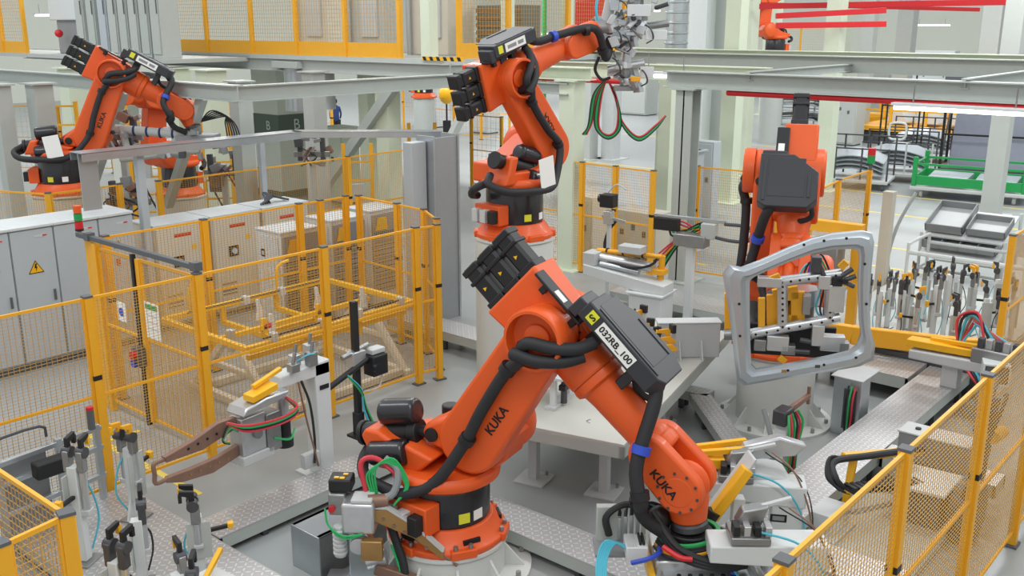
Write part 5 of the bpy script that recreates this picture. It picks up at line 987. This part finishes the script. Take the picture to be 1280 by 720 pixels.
pale_box('white cabinet fixed low beside the steel post at upper right',880,275,.55,.35,2.0,'cabinet',btn=False)
pale_box('far white machine cabinet with black marks, nearest the black motors of the tall robot',540,158,1.5,.9,2.0,'white',btn=False)
pale_box('far white machine cabinet right behind the black motors of the tall robot',606,166,1.1,.8,1.6,'white',btn=False)
pale_box('grey twin door machine on a pallet, in the far hall behind the looped cables',795,143,2.0,1.2,2.6,'grey_paint',btn=False)
pale_box('slim pale machine column beside the grey twin door machine',838,150,.6,.8,2.3,'lightgrey',btn=False)
pale_box('far beige bench cabinet behind the yellow fence, right of the yellow post',800,320,1.1,.6,1.0,'beige',btn=False)
pale_box('beige cabinet behind the yellow fence, left of the yellow post',733,325,.7,.6,1.4,'beige',btn=False)
pale_box('pale cabinet between two yellow posts behind the left cell',430,252,.8,.6,2.1,'steel_pale',btn=False)
# hoist with a yellow bag shape
t=thing('chain_hoist','small yellow chain hoist hanging in front of the far white cabinet','hoist',D(558,118,34)); MB().ball((0,0,0),.34,14,(.8,.8,1.0)).build('housing','yellow_bright',t); MB().cyl((0,0,.3),(0,0,5.0),.05).build('chain','yellow_bright',t); MB().cyl((0,0,-.3),(0,0,-.9),.03).build('load_chain','ink',t); MB().b2((-.1,-.1,-1.3),(.1,.1,-.9)).build('hook_block','ink',t)
# silver rack with stacked car parts
rk=G(996,164); t=thing('parts_rack','silver mesh sided rack on castors holding stacked dark and pale car panels','rack',(rk.x,rk.y,0),rad(5)); 
MB().b2((-.8,-1.5,.18),(.8,1.5,.3)).build('base_frame','galv',t,.02)
for x in(-.75,.75):
    for y in(-1.45,-.5,.5,1.45): MB().b2((x-.03,y-.03,.3),(x+.03,y+.03,1.95)).build('post','galv',t)
    for z in(1.0,1.9): MB().bar((x,-1.45,z),(x,1.45,z),.05).build('rail','galv',t)
    for y in(-1.3,1.3): MB().cyl((x*.9,y-.03,.1),(x*.9,y+.03,.1),.1).build('castor','darkgrey',t)
for k,(z,m) in enumerate(((.5,'body_steel'),(.68,'dark_steel'),(1.15,'body_steel'),(1.38,'dark_steel'),(1.6,'body_steel'))):
    pn=MB().prism([(-1.2,z),(-.9,z+.16),(.2,z+.2),(1.1,z+.1),(1.2,z),(.2,z+.1),(-.8,z+.08)],'x',-.6,.5).build('panel',m,None,.02); pn.location=t.location; pn.rotation_euler=t.rotation_euler
    tag(pn,('pale car panel lying lowest in the silver rack','dark car panel, second from the bottom in the silver rack','pale car panel in the middle of the silver rack','dark car panel, second from the top in the silver rack','pale car panel lying topmost in the silver rack')[k],'car part','car panels in the silver rack'); pn.name='body_pressing'
# green cart
gc=G(1213,246); t=thing('parts_cart','long low cart with green side boards, holding pale sheets','cart',(gc.x,gc.y,0),rad(8)); 
MB().b2((-1.0,-1.5,.22),(1.0,1.5,.32)).build('deck','lightgrey',t,.02)
for x in(-.8,.8):
    for y in(-1.2,1.2): w_=MB().cyl((x,y-.04,.12),(x,y+.04,.12),.12).build('wheel','lightgrey',t)
for lo,hi in(((-.9,-1.45,.36),(-.84,1.45,.62)),((.84,-1.45,.36),(.9,1.45,.62)),((-.9,-1.45,.36),(.9,-1.39,.62)),((-.9,1.39,.36),(.9,1.45,.62))): MB().b2(lo,hi).build('side_board','green',t,.01)
for x in(-.87,.87):
    for y in(-1.42,1.42): MB().b2((x-.06,y-.06,.32),(x+.06,y+.06,1.15)).build('corner_post','green',t,.01)
    MB().bar((x,-1.42,.95),(x,1.42,.95),.05,.06).build('top_rail','green',t)
for y in(-1.42,1.42): MB().bar((-.87,y,.95),(.87,y,.95),.05,.06).build('top_rail','green',t)
for k in range(2): 
    s=MB().prism([(-.7,-1.2+1.25*k),(.7,-1.2+1.25*k),(.75,-.1+1.25*k),(-.6,-.15+1.25*k)],'z',.45,.60).build('sheet','body_steel',None,.02); s.location=t.location; s.rotation_euler=t.rotation_euler; tag(s,'pale sheet metal part inside the green cart, %s end'%('right' if k==0 else 'left'),'car part','sheets in the green cart'); s.name='sheet_part'
# trolley with grey trays
tp=G(1205,352); t=thing('tray_trolley','white tubular trolley with sloping shelves carrying grey trays','trolley',(tp.x,tp.y,0),rad(0))
for x in(-.45,.45):
    for y in(-.75,.75): MB().cyl((x,y,.12),(x,y,1.35 if x>0 else .95),.03).build('post','white',t); MB().cyl((x,y-.03,.07),(x,y+.03,.07),.07).build('castor','darkgrey',t)
for z in(.25,.6): 
    for y in(-.75,.75): MB().cyl((-.45,y,z),(.45,y,z),.025).build('rail','white',t)
    for x in(-.45,.45): MB().cyl((x,-.75,z),(x,.75,z),.025).build('rail','white',t)
MB().bar((-.5,0,.90),(.5,0,1.28),1.4,.03).build('upper_shelf','white',t); MB().bar((-.75,0,.56),(.3,0,.80),1.4,.03).build('lower_shelf','white',t)
def tray(label,off,rot,dx,dy,h,cells):
    q=thing('tray',label,'tray',(tp.x+off[0],tp.y+off[1],off[2]),0,'grey trays on the trolley'); q.rotation_euler=(0,rot,0)
    MB().b2((-dx/2,-dy/2,0),(dx/2,dy/2,.02)).build('tray_floor','lightgrey',q)
    for lo,hi in(((-dx/2,-dy/2,0),(-dx/2+.02,dy/2,h)),((dx/2-.02,-dy/2,0),(dx/2,dy/2,h)),((-dx/2,-dy/2,0),(dx/2,-dy/2+.02,h)),((-dx/2,dy/2-.02,0),(dx/2,dy/2,h))): MB().b2(lo,hi).build('side_wall','midgrey',q)
    for k in range(1,cells): y=-dy/2+dy*k/cells; MB().b2((-dx/2,y-.008,0),(dx/2,y+.008,h*.9)).build('divider','midgrey',q)
    return q
tray('big empty grey tray on the upper shelf of the white trolley',(.0,.36,1.15),-.36,.95,.68,.16,1); tray('grey tray with small parts on the upper shelf, right beside the big one',(-.15,-.38,1.10),-.36,.6,.68,.14,1); tray('grey tray with four compartments on the lower shelf of the trolley',(-.35,.02,.74),-.2,.5,1.3,.16,4)
t=thing('white_handle_cart','white tube push cart standing behind the right clamp stands','trolley',tuple(G(1205,380)[:2])+(0,),0)
for y in(-1.0,.9): MB().tube([(-.5,y,.1),(-.5,y,.95),(-.4,y,1.05),(.5,y,1.05),(.6,y,.95),(.6,y,.1)],.03,8,4).build('hoop','white',t)
for z in(.3,.9): MB().cyl((-.5,-1.0,z),(-.5,.9,z),.04).build('rail','white',t); MB().cyl((.6,-1.0,z),(.6,.9,z),.03).build('rail','white',t)
MB().b2((-.5,-1.0,.28),(.6,.9,.32)).build('shelf','lightgrey',t); MB().b2((.1,-1.0,.95),(.5,-.6,1.35)).build('pale_box','lightgrey',t,.03); MB().tube([(-.4,1.0,.2),(-.45,1.25,.6),(-.3,1.2,1.3),(-.1,1.0,1.9)],.03,7,4).build('lever','galv',t)
# dark rack with hanging panels, black wire cage, fender carts
dk=G(1240,220); t=thing('panel_rack','black framed rack holding large lilac grey car panels, behind the green cart','rack',(dk.x+.6,dk.y,0),rad(10))
MB().b2((-.9,-1.7,.1),(.9,1.7,.2)).build('base_frame','dark_steel',t)
for y in(-1.7,1.7): 
    for x in(-.8,.8): MB().b2((x-.04,y-.04,.0),(x+.04,y+.04,2.4)).build('post','black',t)
    MB().bar((-.8,y,.3),(.8,y,2.3),.06).build('brace','black',t)
for z in(1.3,2.35): 
    for x in(-.8,.8): MB().bar((x,-1.7,z),(x,1.7,z),.06).build('rail','black',t)
for k in range(5):
    y=(-.85 if k%2==0 else .8); xx=-.62+.24*k; pn=MB().prism([(y-.7,.22),(y-.72,1.7),(y-.5,2.1),(y+.6,2.2),(y+.68,.22)],'x',xx,xx+.07).build('body_pressing','panel_lilac',None,.02); pn.location=t.location; pn.rotation_euler=(.0,0,t.rotation_euler.z); tag(pn,'large lilac grey car panel standing in the black rack, %s'%('front one on the right side','front one on the left side','middle one on the right side','rear one on the left side','rearmost on the right side')[k],'car part','panels in the black rack')
t=thing('wire_cage','black thin framed cage trolley left of the black panel rack','cage',(dk.x-.2,dk.y+3.0,0),rad(10))
for x in(-.5,.5):
    for y in(-.6,.6): MB().b2((x-.025,y-.025,0),(x+.025,y+.025,2.2)).build('post','black',t)
for z in(.2,1.1,2.15):
    for s in(-.5,.5): MB().bar((s,-.6,z),(s,.6,z),.04).build('rail','black',t)
    for s in(-.6,.6): MB().bar((-.5,s,z),(.5,s,z),.04).build('rail','black',t)
for k,(px,py,lab) in enumerate(((1066,232,'front left one with a white number frame'),(1120,224,'middle one with a white ring handle'),(1150,200,'rear one with stacked curved fenders'))):
    p=G(px,py); t=thing('fender_cart','low far trolley of pale car fenders, %s'%lab,'cart',(p.x,p.y,0),rad(12),'trolleys of car fenders')
    MB().b2((-.8,-1.1,.2),(.8,1.1,.3)).build('deck','lightgrey',t,.02)
    for x in(-.65,.65):
        for y in(-.95,.95): MB().cyl((x,y-.03,.1),(x,y+.03,.1),.1).build('castor','darkgrey',t)
    for y in(-1.05,-.3,.45,1.05): MB().b2((-.76,y-.025,.3),(-.71,y+.025,1.25)).build('post','dark_steel' if k!=1 else 'lightgrey',t); MB().b2((.71,y-.025,.3),(.76,y+.025,1.5)).build('post','dark_steel',t)
    MB().bar((-.73,-1.05,1.22),(-.73,1.05,1.22),.04).build('rail','dark_steel',t); MB().bar((.73,-1.05,1.48),(.73,1.05,1.48),.04).build('rail','dark_steel',t)
    if k==1: MB().tube([(-.8,-.15,1.35),(-.8,-.24,1.45),(-.8,-.24,1.75),(-.8,-.15,1.85),(-.8,.15,1.85),(-.8,.24,1.75),(-.8,.24,1.45),(-.8,.15,1.35),(-.8,-.15,1.35)],.035,8,4).build('ring_handle','white',t)
    for j in range(4):
        pn=MB(); z=.42+.12*j; vs=[];N_=10
        for a in range(N_+1):
            u=a/N_; vs+=[(-.55+.05*j,-.9+1.8*u,z+.2*math.sin(PI*u)),(.45,-.9+1.8*u,z+.12+.25*math.sin(PI*u)),(.45,-.9+1.8*u,z+.09+.25*math.sin(PI*u)),(-.55+.05*j,-.9+1.8*u,z-.03+.2*math.sin(PI*u))]
        fs=[(a*4+c_,a*4+(c_+1)%4,(a+1)*4+(c_+1)%4,(a+1)*4+c_) for a in range(N_) for c_ in range(4)]+[(3,2,1,0),tuple(N_*4+c_ for c_ in range(4))]
        o=pn.add(vs,fs).build('car_fender','body_steel'); o.location=t.location; o.rotation_euler=t.rotation_euler; tag(o,'curved pale fender on the %s far trolley, %s in its stack'%(('front left','middle','rear')[k],('lowest','second lowest','second highest','topmost')[j]),'car part','fenders on the far trolleys')
# yellow walkway platform far right
p=G(1172,184); t=thing('yellow_walkway','far yellow railed work platform with white car bodies parts, below the long lamp','platform',(p.x,p.y,0),rad(0))
MB().b2((-.6,-3.6,.55),(2.4,3.2,.74)).build('deck','yellow',t,.01); MB().b2((-.5,-3.5,0),(2.3,3.1,.5)).build('dark_base','dark_steel',t)
for x in(-.55,2.3):
    for y in(-3.5,-2.2,-.9,.4,1.8,3.1): MB().b2((x-.05,y-.05,.85),(x+.05,y+.05,2.0)).build('post','yellow',t)
    for z in(1.4,1.95): MB().bar((x,-3.5,z),(x,3.1,z),.07).build('rail','yellow',t)
for k in range(4): MB().prism([(-2.2+1.2*k,.86),(-1.3+1.2*k,.86),(-1.5+1.2*k,1.4),(-1.8+1.2*k,1.6),(-2.0+1.2*k,1.3)],'x',.3,1.6).build('white_fixture','white',t,.03)
p=G(1090,166); t=thing('yellow_cage','far yellow post and rail enclosure left of the yellow railed platform','enclosure',(p.x,p.y,0))
for y in(-1.2,0,1.2):
    for x in(-.8,.8): MB().b2((x-.06,y-.06,0),(x+.06,y+.06,2.3)).build('post','yellow',t)
for z in(.8,1.6,2.25): 
    for x in(-.8,.8): MB().bar((x,-1.2,z),(x,1.2,z),.07).build('rail','yellow',t)
MB().b2((-.5,-.9,0),(.5,.9,.9)).build('yellow_base','yellow_bright',t,.02)
# grey machinery left of yellow platform
for k,(px,py,w_,h_,m,lab) in enumerate(((1052,180,1.4,2.6,'grey_paint','tall grey machine column behind the fender trolleys'),(1092,152,1.6,2.8,'frame_paint','pale grey machine with a white front beside the far yellow enclosure'),(985,124,1.6,2.0,'beige','small far beige cabinet below the red rails'),(1030,124,1.8,2.4,'white','far white machine box under the red rails'),(1165,128,2.4,3.2,'white','far white cabin with dark marks, right of the pale column'),(1198,132,1.6,2.2,'darkgrey','far dark machine beside the white cabin'))):
    pale_box(lab,px,py,w_,1.0,h_,m,btn=False)
# far fences and green pipe
t=thing('green_pipe','thin bright green vertical pipe behind the raised robot arm','pipe',D(680,100,30)*1.0); t.location.z=0; MB().cyl((0,0,0),(0,0,9),.07).build('pipe_run','green',t); MB().cyl((0,0,0),(0,0,.06),.14).build('flange','grey_paint',t)
t=thing('ribbed_duct','tall ribbed silver ventilation duct behind the steel frame','duct',tuple(D(843,100,30)[:2])+(0,)); MB().cyl((0,0,0),(0,0,9),.33,n=24).build('pipe_run','galv',t)
for k in range(30): MB().lathe([(.33,0),(.36,.02),(.36,.06),(.33,.08)],(0,0,.3*k),Z,20).build('rib','galv',t)
def far_fence(label,px,py,n,w,h,dirv=(0,-1),base=0):
    p=G(px,py) if base==0 else None; fence(label,[(p.x+dirv[0]*w*k,p.y+dirv[1]*w*k) for k in range(n)],h,pv=.16,ph=.16)
far_fence('far yellow fence behind the white cabinets, upper middle',505,165,5,1.6,2.2)
far_fence('far yellow fence left of the person',290,185,4,1.6,2.2,(.3,-.95))
far_fence('far yellow fence right of the ribbed duct',885,118,5,2.2,4.5)
far_fence('far yellow fence behind the rear left robot',20,215,4,1.7,2.2,(.6,-.8))
far_fence('far yellow fence under the deck beams',145,190,4,1.7,2.4,(.5,-.85))
far_fence('far yellow fence just right of the perforated panel',590,235,2,1.2,2.2)
# more far robots
for k,(px,py,d,q1,q2,e3,lab) in enumerate(((530,122,42,-60,100,10,'tiny orange robot in the far hall behind the chain hoist'),(968,70,40,150,95,-30,'tiny orange robot at the top right under the red rails'))):
    b=V(D(px,py,d)); robot(b,rad(q1),rad(q2),rad(e3),1.2,0,rad(30),lab,RG,1); pedestal(b,max(.2,b.z),.45,m='grey_paint',label=('pedestal below the tiny orange robot behind the chain hoist','pedestal below the tiny orange robot at the top right')[k])
# lamps
def lamp(label,p,L=2.4,grp='fluorescent lamps under the steel'):
    t=thing('tube_lamp',label,'lamp',p,0,grp); MB().b2((-.09,-L/2,0),(.09,L/2,.05)).build('housing','white',t,.01); MB().cyl((0,-L/2+.03,-.03),(0,L/2-.03,-.03),.035,n=12).build('tube','lamp_tube',t)
    for y in(-L*.35,L*.35): MB().cyl((0,y,.05),(0,y,.35),.012,n=6).build('hanger','steel',t)
mat('lamp_tube','#ffffff',.5,0,0,emit=6.0)
def solveY(px,X_,z):
    lo,hi=-8.,20.
    for _ in range(50):
        m=(lo+hi)/2
        if PX((X_,m,z))[0]>px: lo=m
        else: hi=m
    return lo
lp=V((15.75,solveY(1203,15.75,3.565),3.565)); lamp('long lit fluorescent lamp under the steel beam, above the yellow railed platform',lp,2.1)
lamp('short lit fluorescent lamp under the beams, right of the tall silver gripper',D(832,93,18.5),1.1)
for k,(px,py,d) in enumerate(((62,18,34),(1165,31,60),(1275,2,30),(800,13,45),(620,40,40),(700,42,45))):
    lamp('lit lamp in the far hall, %s'%('at the upper left corner','behind the pale column at upper right','at the top right corner','right of the tall silver gripper top','above the black cable box of the tall robot','left of the tall silver gripper')[k],D(px,py,d),2.2)

for k,(px,d,h,lab) in enumerate(((78,21,3.2,'yellow ladder rack under the deck, between the left columns'),(176,21.5,3.3,'yellow ladder rack behind the forearm of the rear left robot'),(268,21,2.8,'yellow ladder rack right of the rear left gripper'),(445,21,2.3,'yellow rack between the pale columns, right of the person'),(527,22.5,2.6,'yellow rack behind the top of the perforated panel'))):
    p=D(px,150,d); t=thing('ladder_rack',lab,'rack',(p.x,p.y,0),rad(-40),'yellow ladder racks under the deck')
    for x in(-.3,.3): MB().b2((x-.04,-.04,0),(x+.04,.04,h)).build('post','yellow',t)
    for j in range(int(h/.4)): MB().bar((-.3,0,.3+.4*j),(.3,0,.3+.4*j),.04).build('rung','yellow',t)
    MB().b2((-.2,-.1,h*.45),(.12,.1,h*.45+.4)).build('switch_box','grey_paint' if k%2 else 'dark_steel',t,.01); MB().tube([(-.1,-.1,h*.45),(.1,-.14,h*.3),(.2,-.1,h*.2),(.1,-.1,.1)],.02,6,4).build('cable','rubber',t)
for k,(px,d,z,lab) in enumerate(((150,17.5,3.0,'brown and grey welding tool just behind the leaning arm of the rear left robot'),(388,20.5,2.3,'dark tangled welding tool beside the grey column behind the left cell'),(275,18.5,2.2,'brownish welding tool cluster right of the small far robot'),(150,16.5,2.0,'dark blue tool cluster between the perforated panel and the gantry post'))):
    p=D(px,150,d); t=thing('tool_cluster',lab,'tool',(p.x,p.y,0),rad(-49),'welding tools at the rear left'); q=random.Random(k)
    MB().b2((-.05,-.05,0),(.05,.05,z)).build('post','grey_paint',t); MB().b2((-.38,-.05,z-.22),(.38,.05,z-.1)).build('cross_plate','steel',t,.01); MB().b2((-.3,-.05,z-.3),(-.2,.05,z+.2)).build('upright','dark_steel',t,.01); MB().b2((.18,-.05,z-.3),(.28,.05,z+.2)).build('upright','dark_steel',t,.01)
    for j in range(9): MB().box((q.uniform(-.35,.35),q.uniform(-.12,.12),z+q.uniform(-.35,.25)),(q.uniform(.08,.2),.12,q.uniform(.06,.18)),M.Rotation(q.uniform(-.6,.6),3,'Y')).build('tool_block',q.choice(('steel','dark_steel','copper','midgrey')),t,.008)
    for j in range(4): MB().tube([(q.uniform(-.3,.3),-.1,z),(q.uniform(-.4,.4),-.2,z-.2),(q.uniform(-.3,.3),-.12,z-.4)],.016,6,4).build('hose',q.choice(('rubber','navy','copper')),t)
# ---------- camera, light, world ----------
cam=bpy.data.cameras.new('camera'); co=bpy.data.objects.new('camera',cam); COL.objects.link(co); SC.camera=co
cam.sensor_width=36; cam.lens=FPX/1280*36; cam.clip_end=400; cam.clip_start=.05
co.matrix_world=M(((RGT.x,CU.x,-CF.x,CP.x),(RGT.y,CU.y,-CF.y,CP.y),(RGT.z,CU.z,-CF.z,CP.z),(0,0,0,1)))
w=bpy.data.worlds.new('hall_light'); SC.world=w; w.use_nodes=True
w.node_tree.nodes['Background'].inputs[0].default_value=(.95,.98,1,1); w.node_tree.nodes['Background'].inputs[1].default_value=.82
def area(name,loc,sx,sy,power,col=(1,1,.99)):
    l=bpy.data.lights.new(name,'AREA'); l.shape='RECTANGLE'; l.size=sx; l.size_y=sy; l.energy=power; l.color=col
    o=bpy.data.objects.new(name,l); COL.objects.link(o); o.location=loc; return o
for i,(x,y) in enumerate(((2,2),(2,14),(12,2),(12,14),(24,4),(22,22),(36,10),(8,26),(40,30),(55,20),(30,45),(55,45),(20,34))):
    area('hall_and_fill_light',(x,y,9.5),1.2,8,340 if x<20 else 1000)  # unseen overhead lights; stronger far ones added to brighten the back walls
vs=SC.view_settings; vs.view_transform='Standard'; vs.look='None'; vs.gamma=1; vs.use_curve_mapping=False; vs.exposure=-0.08
SC.cycles.max_bounces=6; SC.cycles.diffuse_bounces=3; SC.cycles.glossy_bounces=3; SC.cycles.transparent_max_bounces=12
try: SC.cycles.use_denoising=True
except Exception: pass
